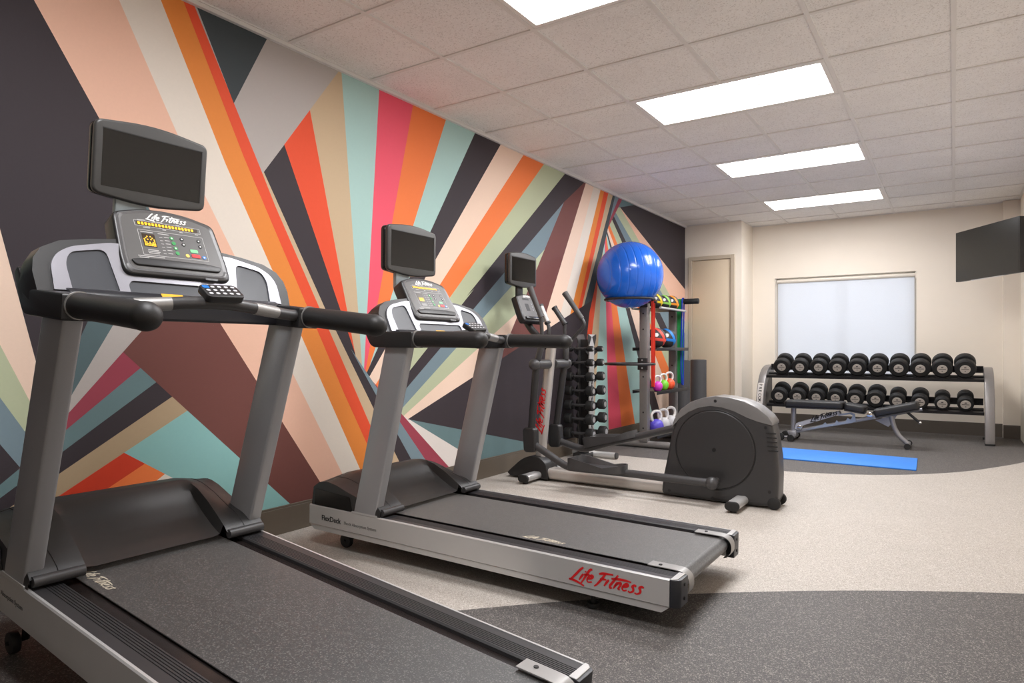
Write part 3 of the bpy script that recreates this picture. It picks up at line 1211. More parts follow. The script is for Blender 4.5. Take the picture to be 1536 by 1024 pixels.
    for A, B in ((front, mid), (mid, bk)):
        for i in range(n):
            t.faces.new((A[i], A[(i + 1) % n], B[(i + 1) % n], B[i]))
    merge(b, t, 0, FM)
    shell = obj('console_shell', b, M_BLACK, root, angle=40)
    # silver fascia with openings over dark pockets
    y_ = lambda z: (z - 0.885) * kz
    outer = [(-0.375, y_(0.876)), (-0.374, y_(0.947)), (-0.356, y_(0.978)), (-0.316, y_(1.003)), (-0.2, y_(1.028)), (0.2, y_(1.028)), (0.316, y_(1.003)), (0.356, y_(0.978)), (0.374, y_(0.947)), (0.375, y_(0.876))]
    outer = arc_poly(outer, [0, 0.02, 0.02, 0.03, 0.02, 0.02, 0.03, 0.02, 0.02, 0])
    pk = arc_poly([(-0.328, y_(0.879)), (-0.335, y_(0.955)), (-0.318, y_(0.988)), (-0.218, y_(1.006)), (-0.197, y_(0.883))], [0.003, 0.02, 0.03, 0.025, 0.003])
    pk2 = [(-x, y) for x, y in reversed(pk)]
    tr_ = arc_poly([(-0.166, y_(0.881)), (-0.168, y_(0.905)), (-0.156, y_(0.9175)), (0.156, y_(0.9175)), (0.168, y_(0.905)), (0.166, y_(0.881))], [0.002, 0.008, 0.008, 0.008, 0.008, 0.002])
    b = nb()
    loops = []
    for ring in (outer, pk, pk2, tr_):
        vs = [b.verts.new(FM @ V((x, y, 0.006))) for x, y in ring]
        for i in range(len(vs)):
            b.edges.new((vs[i], vs[(i + 1) % len(vs)]))
        loops.append(vs)
    bmesh.ops.triangle_fill(b, edges=list(b.edges), use_beauty=True, normal=FM.to_3x3() @ V((0, 0, 1)))
    # rims down to the shell
    for ring in (outer, pk, pk2, tr_):
        u_ = [b.verts.new(FM @ V((x, y, 0.006))) for x, y in ring]
        d_ = [b.verts.new(FM @ V((x, y, -0.001))) for x, y in ring]
        for i in range(len(u_)):
            b.faces.new((u_[i], u_[(i + 1) % len(u_)], d_[(i + 1) % len(u_)], d_[i]))
    obj('fascia', b, M_FASCIA, root, angle=30)
    for nm, ring in (('cup_pocket', pk), ('cup_pocket', pk2), ('reading_tray', tr_)):
        b = nb()
        cx = sum(p[0] for p in ring) / len(ring)
        cy = sum(p[1] for p in ring) / len(ring)
        r0 = [b.verts.new(FM @ V((x, y, 0.0015))) for x, y in ring]
        r1 = [b.verts.new(FM @ V((cx + (x - cx) * 0.93, cy + (y - cy) * 0.93, 0.001))) for x, y in ring]
        for i in range(len(ring)):
            b.faces.new((r0[i], r0[(i + 1) % len(ring)], r1[(i + 1) % len(ring)], r1[i]))
        b.faces.new(r1)
        obj(nm, b, M_POCKET, root, angle=20)
    # beam under the fascia and the bowed grip bar
    b = nb()
    pts = arc_poly([(1.335, 0.80), (1.42, 0.80), (1.42, 0.885), (1.36, 0.885), (1.335, 0.872)], [0.01, 0.01, 0.004, 0.004, 0.015])
    prism(b, pts, -0.345, 0.345, frame((0, 0, 0), (1, 0, 0), (0, 0, 1)), bev=0.004)
    obj('cross_beam', b, mat('beam_plastic', (40, 40, 44), 0.36, noise=0.06), root)
    b = nb()
    bar = smooth_path([(1.235, 0.345, 0.845), (1.222, 0.30, 0.845), (1.20, 0.2, 0.855), (1.183, 0.08, 0.868), (1.182, 0.0, 0.871), (1.183, -0.08, 0.868), (1.20, -0.2, 0.855), (1.222, -0.30, 0.845), (1.235, -0.345, 0.845)], 6)
    tube(b, bar, 0.0195, 16)
    gb = obj('grip_bar', b, M_DGREY, root)
    for s in (1, -1):
        b = nb()
        P2 = [p for p in bar if 0.125 < p.y * s < 0.245]
        tube(b, P2, 0.0203, 16)
        obj('pulse_sensor', b, M_SILVER, gb)
    # keypad clipped on the bar
    b = nb()
    KM = frame((1.172, -0.012, 0.912), (0, -1, 0.04), (0.88, 0, 0.47))
    prism(b, rrect(0.125, 0.075, 0.016), -0.024, 0.0, KM, bev=0.004)
    box(b, (1.165, -0.03, 0.865), (1.2, 0.01, 0.90), 0.006)
    kp = obj('keypad', b, M_BLACK, root)
    for r in range(3):
        for c in range(5):
            if r == 0 and c == 0:
                continue
            b = nb()
            x, y = -0.046 + c * 0.0225, 0.02 - r * 0.0195
            prism(b, rrect(0.0125, 0.010, 0.004, 3, x, y), 0.0, 0.0012, KM)
            obj('key', b, mat('keypad_keys', (196, 196, 200), 0.4, noise=0.02), kp)
    b = nb()
    prism(b, rrect(0.022, 0.018, 0.006, 3, -0.046, 0.02), 0.0, 0.0013, KM)
    obj('blue_key', b, M_BLUEB, kp)
    b = nb()
    prism(b, rrect(0.07, 0.02, 0.002, 2, -0.055, 0.002), 0.0, 0.001, frame((1.333, 0.0, 0.878), (0, -1, 0), (0.75, 0, 0.66)))
    obj('yellow_tag', b, M_YLABEL, root)
    # --- console panel
    b = nb()
    out = arc_poly([(-0.178, -0.028), (0.178, -0.028), (0.182, 0.03), (0.171, 0.203), (0.08, 0.229), (0, 0.236), (-0.08, 0.229), (-0.171, 0.203), (-0.182, 0.03)], [0.05, 0.05, 0.04, 0.024, 0.03, 0.03, 0.03, 0.024, 0.04], 5)
    prism(b, out, -0.055, 0.012, PN, bev=0.009, seg=3, ang=60)
    panel = obj('console_panel', b, mat('panel_black', (34, 33, 34), 0.35, noise=0.08), root)
    b = nb()
    sc = [(x * 0.955, 0.1 + (y - 0.1) * 0.955) for x, y in out]
    sc2 = [(x * 0.875, 0.105 + (y - 0.105) * 0.86) for x, y in out]
    r0 = [b.verts.new(PN @ V((x, y, 0.0115))) for x, y in sc]
    r1 = [b.verts.new(PN @ V((x, y, 0.017))) for x, y in [(x * 0.92, 0.103 + (y - 0.103) * 0.91) for x, y in out]]
    r2 = [b.verts.new(PN @ V((x, y, 0.0128))) for x, y in sc2]
    m = len(out)
    for A, B in ((r0, r1), (r1, r2)):
        for i in range(m):
            b.faces.new((A[i], A[(i + 1) % m], B[(i + 1) % m], B[i]))
    obj('panel_rim', b, M_RIM, panel, angle=60)
    b = nb()
    vs = [b.verts.new(PN @ V((x, y, 0.0132))) for x, y in sc2]
    b.faces.new(vs)
    obj('panel_face', b, M_FACE, panel)
    b = nb()
    ledge = arc_poly([(-0.142, 0.004), (0.142, 0.004), (0.152, 0.024), (0.1, 0.033), (-0.1, 0.033), (-0.152, 0.024)], [0.012, 0.012, 0.006, 0.03, 0.03, 0.006])
    prism(b, ledge, 0.012, 0.019, PN, bev=0.005, seg=3, ang=50)
    obj('panel_ledge', b, M_BLACK, panel)
    b = nb()
    script_words(b, frame(PN @ V((-0.066, 0.187, 0.0134)), PN.to_3x3() @ V((1, 0, 0)), PN.to_3x3() @ V((0, 1, 0))), 0.0288, w=0.062)
    obj('panel_logo', b, M_WHITE, panel)
    # printed frames and small print
    b = nb()

    def line(x0, y0, x1, y1, wd=0.0007):
        d = V((x1 - x0, y1 - y0, 0)).normalized()
        nn = V((-d.y, d.x, 0)) * wd
        prism(b, [(x0 + nn.x, y0 + nn.y), (x0 - nn.x, y0 - nn.y), (x1 - nn.x, y1 - nn.y), (x1 + nn.x, y1 + nn.y)], 0.0132, 0.0136, PN)

    for a_, c_ in (((-0.106, 0.143), (0.114, 0.048)), ((-0.11, 0.178), (0.112, 0.158))):
        (x0, y0), (x1, y1) = a_, c_
        line(x0, y0, x1, y0)
        line(x1, y0, x1, y1)
        line(x1, y1, x0, y1)
        line(x0, y1, x0, y0)
    for x, y, w_ in ((-0.098, 0.1815, 0.026), (-0.036, 0.1815, 0.02), (0.03, 0.1815, 0.012), (-0.085, 0.1535, 0.022), (-0.022, 0.1535, 0.012), (0.036, 0.1535, 0.012), (0.09, 0.1535, 0.012),
                     (-0.098, 0.1355, 0.04), (-0.042, 0.1355, 0.036), (-0.088, 0.068, 0.034), (-0.09, 0.062, 0.04), (-0.088, 0.056, 0.034), (-0.125, 0.042, 0.085), (-0.122, 0.036, 0.03)):
        line(x, y, x + w_, y, 0.0013)
    for k in range(6):
        line(-0.024, 0.124 - k * 0.0125, -0.008, 0.124 - k * 0.0125, 0.0012)
        line(-0.04, 0.1215 - k * 0.0125, -0.03, 0.1215 - k * 0.0125, 0.0009)
    obj('panel_print', b, mat('panel_print', (176, 174, 172), 0.5, noise=0.02), panel)
    b = nb()
    prism(b, rrect(0.206, 0.0145, 0.002, 2, 0.0, 0.168), 0.0132, 0.0138, PN)
    obj('led_window', b, M_LEDBG, panel)
    b = nb()
    prism(b, rrect(0.042, 0.05, 0.001, 2, -0.076, 0.104), 0.0132, 0.0138, PN)
    obj('led_window', b, M_LEDBG, panel)
    b = nb()
    for k in range(18):
        x = -0.096 + k * 0.01122
        lit = k < 17
        if lit:
            prism(b, rrect(0.0074, 0.0105, 0.0012, 2, x, 0.168), 0.0138, 0.0142, PN)
    obj('led_digits', b, M_LED, panel)
    b = nb()
    pat = ['.......', '..#.#..', '.#...#.', '#.#.#.#', '#.....#', '##.#.##', '#######', '#######'] if lift else ['.......', '.......', '.......', '.......', '#######', '#######', '#######', '#######']
    for r, row in enumerate(pat):
        for c, ch in enumerate(row):
            if ch == '#':
                prism(b, rrect(0.0042, 0.0042, 0.0012, 2, -0.0915 + c * 0.0052, 0.124 - r * 0.0056), 0.0138, 0.0141, PN)
    obj('led_matrix', b, M_LED, panel)
    for nm, m_, lst in (('round_button', M_GREEN, [(0.001, 0.123), (0.004, 0.104), (0.006, 0.085), (0.008, 0.066)]), ('round_button', M_DKDECAL, [(0.036, 0.125), (0.038, 0.104), (0.096, 0.126), (0.097, 0.104)]),
                        ('cool_down_button', M_YELLOWB, [(0.041, 0.061)]), ('enter_button', M_BLUEB, [(0.1, 0.061)])):
        for x, y in lst:
            b = nb()
            prism(b, rrect(0.0135, 0.0135, 0.0067, 5, x, y), 0.0132, 0.0146, PN)
            bt = obj(nm, b, m_, panel)
            if nm == 'round_button':
                pass
    for x, y in ((0.001, 0.123), (0.036, 0.125), (0.038, 0.104), (0.096, 0.126), (0.097, 0.104), (0.006, 0.085), (0.1, 0.061)):
        b = nb()
        prism(b, rrect(0.0055, 0.0055, 0.0027, 4, x, y), 0.0146, 0.015, PN)
        obj('button_mark', b, M_WHITE, panel)
    b = nb()
    prism(b, rrect(0.027, 0.0125, 0.003, 3, 0.069, 0.082), 0.0132, 0.0148, PN)
    obj('go_button', b, M_GREENL, panel)
    b = nb()
    prism(b, rrect(0.03, 0.0135, 0.003, 3, 0.071, 0.063), 0.0132, 0.0148, PN)
    obj('stop_button', b, M_RED, panel)
    b = nb()
    prism(b, rrect(0.045, 0.012, 0.003, 3, 0.105, -0.022), -0.03, 0.0135, PN)
    obj('emergency_clip_socket', b, M_DGREY, panel)
    # --- television on a short post above the console
    ts = 0.02
    TM = frame((1.56, ts, 1.302), (0, -1, 0), (0, 0, 1))
    b = nb()
    o2 = arc_poly([(-0.187, -0.112), (0, -0.135), (0.187, -0.112), (0.187, 0.118), (0.0, 0.142), (-0.187, 0.118)], [0.024, 0.2, 0.024, 0.024, 0.2, 0.024], 6)
    t = bmesh.new()
    prism(t, [(x * 0.985, y * 0.985) for x, y in o2], -0.06, -0.024, TM, bev=0.012, seg=3, ang=60)
    merge(b, t)
    tv = obj('television', b, M_BLACK2, root)
    b = nb()
    prism(b, o2, -0.024, 0.0, TM, bev=0.008, seg=3, ang=60)
    bz = obj('television_bezel', b, M_SCRBEZ, tv)
    b = nb()
    prism(b, rrect(0.328, 0.18, 0.002, 2, 0.0, 0.003), -0.002, 0.0008, TM)
    obj('screen', b, M_SCREEN, tv)
    b = nb()
    for lo, hi in (((-0.166, 0.092), (0.166, 0.0955)), ((0.1635, -0.087), (0.167, 0.094))):
        prism(b, [(lo[0], lo[1]), (hi[0], lo[1]), (hi[0], hi[1]), (lo[0], hi[1])], 0.0, 0.0016, TM)
    obj('screen_edge', b, M_DKDECAL, tv)
    b = nb()
    box(b, (1.575, 0.03, 1.10), (1.60, 0.13, 1.25), 0.006)
    obj('television_post', b, mat('post_grey', (150, 158, 160), 0.45, metal=0.3, noise=0.03), root)
    # --- feet, wheels
    gz = -0.328 if lift else -0.21
    for s in (1, -1):
        b = nb()
        cyl(b, (0.332, 0.335 * s, -0.189), (0.332, 0.335 * s, -0.17), 0.024, 18, 0.004)
        cyl(b, (0.332, 0.335 * s, -0.17), (0.332, 0.335 * s, -0.10), 0.009, 12)
        box(b, (0.30, 0.29 * s - 0.045 * (1 if s < 0 else -1) * 0 - 0.02, -0.125), (0.364, 0.29 * s + 0.02 + 0.0, -0.10), 0.004)
        box(b, (0.306, min(0.29 * s, 0.355 * s), -0.128), (0.358, max(0.29 * s, 0.355 * s), -0.112), 0.003)
        obj('levelling_foot', b, M_RUBBER, root)
        wz = gz + 0.036 + 0.001
        b = nb()
        cyl(b, (1.72, 0.315 * s - 0.014, wz), (1.72, 0.315 * s + 0.014, wz), 0.036, 24, 0.006)
        wh = obj('transport_wheel', b, M_RUBBER, root)
        b = nb()
        tube(b, [(1.72, 0.28 * s, wz), (1.70, 0.28 * s, -0.09)], 0.012, 10)
        tube(b, [(1.72, 0.275 * s, wz), (1.72, 0.335 * s, wz)], 0.006, 10)
        obj('lift_leg', b, M_RUBBER, root)
    return root


R_ = math.radians
treadmill('nearest treadmill, its deck running out of the picture at the bottom edge', (-0.828, 1.212, 0.156), R_(-1.12), R_(5.69), True)
treadmill('treadmill with a red logo on its side rail, between nearest treadmill and elliptical trainer', (-0.828, 2.667, 0.186), R_(-0.11), R_(0.8), False)
# ------------------------------------------------------------------ elliptical trainer (world coordinates)
EY = 4.45


def tv_unit(root, TM, w=0.374, depth=0.06):
    k = w / 0.374
    o2 = arc_poly([(-0.187 * k, -0.112 * k), (0, -0.135 * k), (0.187 * k, -0.112 * k), (0.187 * k, 0.118 * k), (0.0, 0.142 * k), (-0.187 * k, 0.118 * k)], [0.024, 0.2, 0.024, 0.024, 0.2, 0.024], 6)
    b = nb()
    prism(b, [(x * 0.985, y * 0.985) for x, y in o2], -depth, -0.024, TM, bev=0.012, seg=3, ang=60)
    tv = obj('television', b, M_BLACK2, root)
    b = nb()
    prism(b, o2, -0.024, 0.0, TM, bev=0.008, seg=3, ang=60)
    obj('television_bezel', b, M_SCRBEZ, tv)
    b = nb()
    prism(b, rrect(0.328 * k, 0.18 * k, 0.002, 2, 0.0, 0.003), -0.002, 0.0008, TM)
    obj('screen', b, M_SCREEN, tv)
    b = nb()
    X, Y = 0.164 * k, 0.09 * k
    prism(b, [(-X - 0.002, Y), (-X - 0.002, Y + 0.0055), (X + 0.003, Y + 0.0055), (X + 0.003, -Y + 0.003), (X - 0.0005, -Y + 0.003), (X - 0.0005, Y)], 0.0, 0.0016, TM)
    obj('screen_edge', b, M_DKDECAL, tv)
    return tv


def XZ(y):
    return frame((0, y, 0), (1, 0, 0), (0, 0, 1), (0, 1, 0))


ell = thing('elliptical_trainer', 'elliptical trainer with a big round rear flywheel housing, beside the middle treadmill', 'elliptical trainer', (-1.9, EY, 0))
body = [(-1.665, 0.012), (-1.656, 0.122), (-1.629, 0.249), (-1.597, 0.419), (-1.565, 0.526), (-1.52, 0.594), (-1.453, 0.645), (-1.375, 0.674), (-1.29, 0.69), (-1.206, 0.685),
        (-1.108, 0.664), (-1.028, 0.626), (-0.966, 0.577), (-0.939, 0.538), (-0.916, 0.41), (-0.904, 0.315), (-0.9, 0.202), (-0.904, 0.065), (-0.927, 0.014), (-1.005, 0.010), (-1.3, 0.006)]
cap_low = [(-0.938, 0.524), (-1.028, 0.543), (-1.092, 0.565), (-1.173, 0.601), (-1.25, 0.622), (-1.324, 0.628), (-1.40, 0.613), (-1.47, 0.58), (-1.53, 0.535), (-1.575, 0.48)]
b = nb()
prism(b, [(x + 0.004 if x < -1.4 else x - 0.003, min(z, 0.682)) for x, z in body], EY - 0.098, EY + 0.098, XZ(0), bev=0.03, seg=4, ang=50)
housing = obj('rear_housing', b, mat('housing_plastic', (50, 49, 50), 0.4, noise=0.06, nscale=6, bump=0.06, bscale=600), ell, angle=50)
b = nb()
up_ = [p for p in body if p[1] > 0.52]
poly_cap = [(-1.585, 0.47)] + [(x, z + 0.004) for x, z in up_] + cap_low
prism(b, poly_cap, EY - 0.101, EY + 0.101, XZ(0), bev=0.022, seg=4, ang=40)
obj('housing_cover', b, mat('housing_cover_grey', (128, 127, 127), 0.3, metal=0.35, noise=0.04), ell, angle=50)
for sgn in (-1, 1):
    yo = EY + sgn * 0.098
    b = nb()
    prof = [(0.02, 0.006), (0.245, 0.006), (0.252, 0.005), (0.256, 0.0), (0.256, -0.01)]
    M = frame((-1.297, yo, 0.345), (1, 0, 0), (0, 0, -sgn * -1.0) if False else (0, 0, 1), (0, sgn, 0))
    lathe(b, [(0.002, 0.0062)] + prof, M, 64, close=False)
    disc = obj('flywheel_disc', b, mat('disc_plastic', (43, 42, 43), 0.42, noise=0.05, nscale=5), ell, angle=50)
    b = nb()
    ring = [M @ V((0.26 * math.cos(2 * PI * k / 64), 0.26 * math.sin(2 * PI * k / 64), 0.001)) for k in range(64)]
    tube(b, ring, 0.0028, 6, closed=True)
    obj('disc_groove', b, M_DKDECAL, disc)
    b = nb()
    cyl(b, (-1.297, yo + sgn * 0.004, 0.345), (-1.297, yo + sgn * 0.009, 0.345), 0.012, 16)
    obj('hub_cap', b, M_BLACK2, disc)
for k in range(5):
    z = 0.475 - 0.027 * k
    b = nb()
    prism(b, rrect(0.062, 0.008, 0.003, 3, -0.945 + 0.003 * k, z), EY - 0.102, EY - 0.096, XZ(0))
    obj('vent_slot', b, M_DKDECAL, ell)
for x, z in ((-1.29, 0.662), (-1.565, 0.50), (-0.978, 0.508), (-0.955, 0.11), (-1.60, 0.045), (-1.31, 0.03)):
    b = nb()
    cyl(b, (x, EY - 0.1035 if z > 0.6 else EY - 0.0995, z), (x, EY - 0.09, z), 0.01, 12)
    obj('screw_hole', b, M_DKDECAL, ell)
# base
b = nb()
M = frame((-2.62, EY, 0.052), (0, 1, 0), (0, 0, 1), (1, 0, 0))
prism(b, rrect(0.14, 0.082, 0.03, 6), 0.0, 1.05, M)
obj('base_rail', b, mat('rail_silver', (200, 194, 188), 0.35, metal=0.5, noise=0.03), ell)
b = nb()
hood = arc_poly([(-2.90, 0.012), (-2.925, 0.035), (-2.905, 0.055), (-2.80, 0.145), (-2.72, 0.182), (-2.63, 0.175), (-2.575, 0.13), (-2.555, 0.012)], [0.006, 0.006, 0.01, 0.05, 0.05, 0.04, 0.03, 0.01])
prism(b, hood, EY - 0.085, EY + 0.085, XZ(0), bev=0.02, seg=3, ang=40)
obj('front_hood', b, M_BLACK, ell, angle=45)
for x, y0, y1 in ((-2.655, 4.165, 4.735), (-1.125, 4.125, 4.775)):
    b = nb()
    M = frame((x, y0 + 0.02, 0.042), (1, 0, 0), (0, 0, 1), (0, 1, 0))
    prism(b, rrect(0.085, 0.052, 0.025, 6), 0.0, y1 - y0 - 0.04, M)
    st = obj('stabiliser', b, M_ALU, ell)
    for ye, sg in ((y0, 1), (y1, -1)):
        b = nb()
        prism(b, rrect(0.088, 0.055, 0.026, 6), 0.0, 0.022 * 1, frame((x, ye if sg > 0 else ye - 0.022, 0.042), (1, 0, 0), (0, 0, 1), (0, 1, 0)), bev=0.005)
        cyl(b, (x, ye + sg * 0.04, 0.0), (x, ye + sg * 0.04, 0.02), 0.02, 14)
        obj('end_cap', b, M_RUBBER, st)
for y in (EY - 0.085, EY + 0.085):
    b = nb()
    cyl(b, (-0.93, y - 0.015, 0.04), (-0.93, y + 0.015, 0.04), 0.039, 20, 0.006)
    obj('transport_wheel', b, M_RUBBER, ell)
# post
b = nb()
pa, pb = V((-2.672, EY, 0.14)), V((-2.575, EY, 1.03))
pd = (pb - pa).normalized()
M = frame(pa, (pd.z, 0, -pd.x), (0, 1, 0), pd)
prism(b, rrect(0.078, 0.07, 0.03, 6), 0, (pb - pa).length, M)
post = obj('post', b, mat('post_silver', (186, 181, 177), 0.34, metal=0.5, noise=0.03), ell)
b = nb()
M = frame(pa + pd * 0.215 + V((0.012, -0.0355, 0)), pd, (-pd.z, 0, pd.x))
script_words(b, M, 0.073, w=0.066)
obj('post_logo', b, M_RED, post)
b = nb()
tube(b, smooth_path([(-2.585, EY, 1.0), (-2.64, EY, 1.06), (-2.72, EY, 1.12), (-2.79, EY, 1.20), (-2.83, EY, 1.29)], 5), [0.034] * 4 + [0.028] * 17, 12)
obj('console_neck', b, M_BLACK, ell)
# moving arms, one each side
nearP = dict(lever=[(-2.532, 1.02), (-2.532, 1.075), (-2.535, 1.16), (-2.539, 1.235)], grip=[(-2.539, 1.232), (-2.59, 1.35), (-2.637, 1.458)], piv=(-2.58, 0.885), joint=(-2.628, 0.325),
             arm=[(-2.628, 0.31), (-2.59, 0.285), (-2.47, 0.225), (-2.387, 0.182), (-2.32, 0.156), (-2.25, 0.15), (-1.9, 0.153), (-1.278, 0.148)], end=(-1.278, 0.148))
farP = dict(lever=[(-2.56, 1.0), (-2.50, 1.08), (-2.43, 1.15), (-2.40, 1.19), (-2.42, 1.235)], grip=[(-2.419, 1.233), (-2.50, 1.345), (-2.574, 1.445)], piv=(-2.575, 0.885), joint=(-2.655, 0.31),
            arm=[(-2.655, 0.28), (-2.62, 0.268), (-2.52, 0.242), (-2.43, 0.225), (-2.36, 0.232), (-2.18, 0.288), (-1.95, 0.352), (-1.3, 0.54)], end=(-1.3, 0.54))
for sgn, Q in ((-1, nearP), (1, farP)):
    y = EY + sgn * 0.21
    b = nb()
    px, pz = Q['piv']
    cyl(b, (px, y - sgn * -0.035, pz), (px, EY + sgn * 0.036, pz), 0.036, 22, 0.004)
    sphere(b, (px, y + sgn * 0.03, pz), 0.043, 20, 12)
    obj('pivot_axle', b, M_DGREY, ell)
    b = nb()
    jx, jz = Q['joint']
    cyl(b, (px - 0.002, y, pz - 0.01), (jx + 0.003, y, jz + 0.06), 0.0275, 20)
    obj('swing_lever', b, M_BLACK, ell)
    b = nb()
    cyl(b, (px + 0.01, y, pz + 0.03), (Q['lever'][0][0], y, Q['lever'][0][1] + 0.015), 0.024, 18, 0.006)
    tube(b, smooth_path([(x, y, z) for x, z in [(px + 0.02, pz + 0.05)] + Q['lever']], 5), 0.0145, 14)
    hb = obj('moving_handle', b, M_DGREY, ell)
    b = nb()
    P2 = smooth_path([(x, y, z) for x, z in Q['grip']], 6)
    tube(b, P2, [0.0205 + 0.004 * (i / (len(P2) - 1)) ** 3 for i in range(len(P2))], 16, round_end=False)
    obj('foam_grip', b, mat('grip_grey', (70, 68, 68), 0.55, noise=0.05, bump=0.1), hb)
    b = nb()
    prism(b, rrect(0.105, 0.185, 0.03, 6), y - 0.034, y + 0.034, frame((jx, 0, jz), (1, 0, 0.05), (-0.05, 0, 1), (0, 1, 0)), bev=0.012, seg=3)
    obj('joint_cover', b, M_BLACK, ell)
    b = nb()
    tube(b, smooth_path([(x, y, z) for x, z in Q['arm']], 6), 0.0265, 16)
    pa_ = obj('pedal_arm', b, M_DGREY, ell)
    b = nb()
    ex, ez = Q['end']
    sphere(b, (ex, y + sgn * 0.004, ez), 0.041, 20, 12)
    cyl(b, (ex, y, ez), (ex, EY + sgn * 0.1, ez), 0.02, 16)
    obj('crank_joint', b, M_DGREY, pa_)
    # pedal: a deep tray with raised rim
    slope = 0.0 if sgn < 0 else 0.27
    base = V((-2.275, y + (-0.015 if sgn < 0 else 0.0), 0.178)) if sgn < 0 else V((-2.37, y, 0.262))
    d = V((1, 0, slope)).normalized()
    M = frame(base, d, (0, 1, 0))
    b = nb()
    hwid = 0.105
    out = arc_poly([(0, -hwid * 0.8), (0.06, -hwid), (0.33, -hwid), (0.415, -hwid * 0.62), (0.415, hwid * 0.62), (0.33, hwid), (0.06, hwid), (0, hwid * 0.8)], [0.03, 0.05, 0.06, 0.05, 0.05, 0.06, 0.05, 0.03], 4)
    rim = lambda x: 0.052 if x < 0.02 else (0.06 - 0.06 * sstep(0.03, 0.30, x) + 0.03 * sstep(0.2, 0.4, x))
    inn = [(0.2 + (x - 0.2) * 0.955, yy * 0.92) for x, yy in out]
    m = len(out)
    rows_ = []
    for ring, hz in ((out, lambda x, yy: -0.022), (out, lambda x, yy: max(0.012, rim(x) * (1.0 if yy * 1 > -99 else 1))), (inn, lambda x, yy: max(0.012, rim(x)) - 0.001), ([(0.2 + (x - 0.2) * 0.88, yy * 0.82) for x, yy in out], lambda x, yy: 0.002)):
        rows_.append([b.verts.new(M @ V((x, yy, hz(x, yy)))) for x, yy in ring])
    for A, B in zip(rows_, rows_[1:]):
        for i in range(m):
            b.faces.new((A[i], A[(i + 1) % m], B[(i + 1) % m], B[i]))
    b.faces.new(rows_[0])
    b.faces.new(rows_[-1])
    obj('pedal', b, M_DGREY, pa_, angle=40)
# fixed pulse handles
for sgn, xs in ((-1, [(-2.538, 1.195), (-2.598, 1.323)]), (1, [(-2.522, 1.195), (-2.614, 1.32)])):
    y = EY + sgn * 0.12
    b = nb()
    tube(b, smooth_path([(-2.585, EY + sgn * 0.03, 1.02), (-2.56, y * 0.5 + EY * 0.5, 1.05), (-2.53, y, 1.10), (-2.525, y, 1.15), (xs[0][0], y, xs[0][1])], 6), 0.014, 14)
    hb = obj('fixed_handle', b, M_DGREY, ell)
    b = nb()
    tube(b, [(xs[0][0], y, xs[0][1]), (xs[1][0], y, xs[1][1])], 0.0205, 16)
    obj('pulse_sensor', b, M_SILVER if sgn < 0 else M_DGREY, hb)
    for (x, z), nm in ((xs[0], 'collar'), (xs[1], 'end_cap')):
        b = nb()
        dd = (V((xs[1][0], y, xs[1][1])) - V((xs[0][0], y, xs[0][1]))).normalized()
        p = V((x, y, z))
        tube(b, [p - dd * 0.006, p + dd * 0.008], 0.024, 16)
        obj(nm, b, M_BLACK, hb)
# console panel
cy = EY - 0.01
CM = frame((-2.712, cy, 1.212), (0, 1, 0), (-0.39, 0, 0.92))
CM = frame((-2.712, cy, 1.212), (0, 1, 0), (-0.39, 0, 0.92))
b = nb()
out = arc_poly([(-0.155, 0.0), (0.155, 0.0), (0.16, 0.06), (0.148, 0.215), (0.0, 0.245), (-0.148, 0.215), (-0.16, 0.06)], [0.045, 0.045, 0.04, 0.02, 0.1, 0.02, 0.04], 5)
prism(b, out, -0.055, 0.0, CM, bev=0.009, seg=3, ang=60)
cp = obj('console_panel', b, MATS['panel_black'], ell)
b = nb()
vs = [b.verts.new(CM @ V((x * 0.9, 0.115 + (y - 0.115) * 0.9, 0.001))) for x, y in out]
b.faces.new(vs)
obj('panel_face', b, M_FACE, cp)
b = nb()
prism(b, rrect(0.09, 0.016, 0.003, 2, -0.03, 0.19), 0.001, 0.002, CM)
obj('display_window', b, M_DKDECAL, cp)
b = nb()
prism(b, rrect(0.05, 0.06, 0.003, 2, -0.04, 0.12), 0.001, 0.002, CM)
obj('display_window', b, M_DKDECAL, cp)
b = nb()
script_words(b, CM @ Matrix.Translation((-0.055, 0.207, 0.0015)), 0.022, w=0.1)
obj('panel_logo', b, M_WHITE, cp)
for x, y_ in ((0.03, 0.15), (0.03, 0.125), (0.03, 0.10), (0.07, 0.15), (0.07, 0.125), (0.1, 0.11), (0.1, 0.085), (0.06, 0.075)):
    b = nb()
    prism(b, rrect(0.014, 0.012, 0.004, 3, x, y_), 0.001, 0.003, CM)
    obj('console_key', b, mat('key_grey', (130, 130, 134), 0.4, noise=0.02), cp)
b = nb()
prism(b, arc_poly([(-0.12, 0.015), (0.12, 0.015), (0.128, 0.04), (-0.128, 0.04)], 0.01), 0.0, 0.01, CM, bev=0.004)
obj('panel_ledge', b, M_BLACK2, cp)
tv_unit(ell, frame((-2.815, cy - 0.005, 1.615), (0, 1, 0), (0, 0, 1)), 0.385)
b = nb()
box(b, (-2.862, cy - 0.06, 1.40), (-2.838, cy + 0.02, 1.52), 0.006)
obj('television_post', b, M_BLACK, ell)
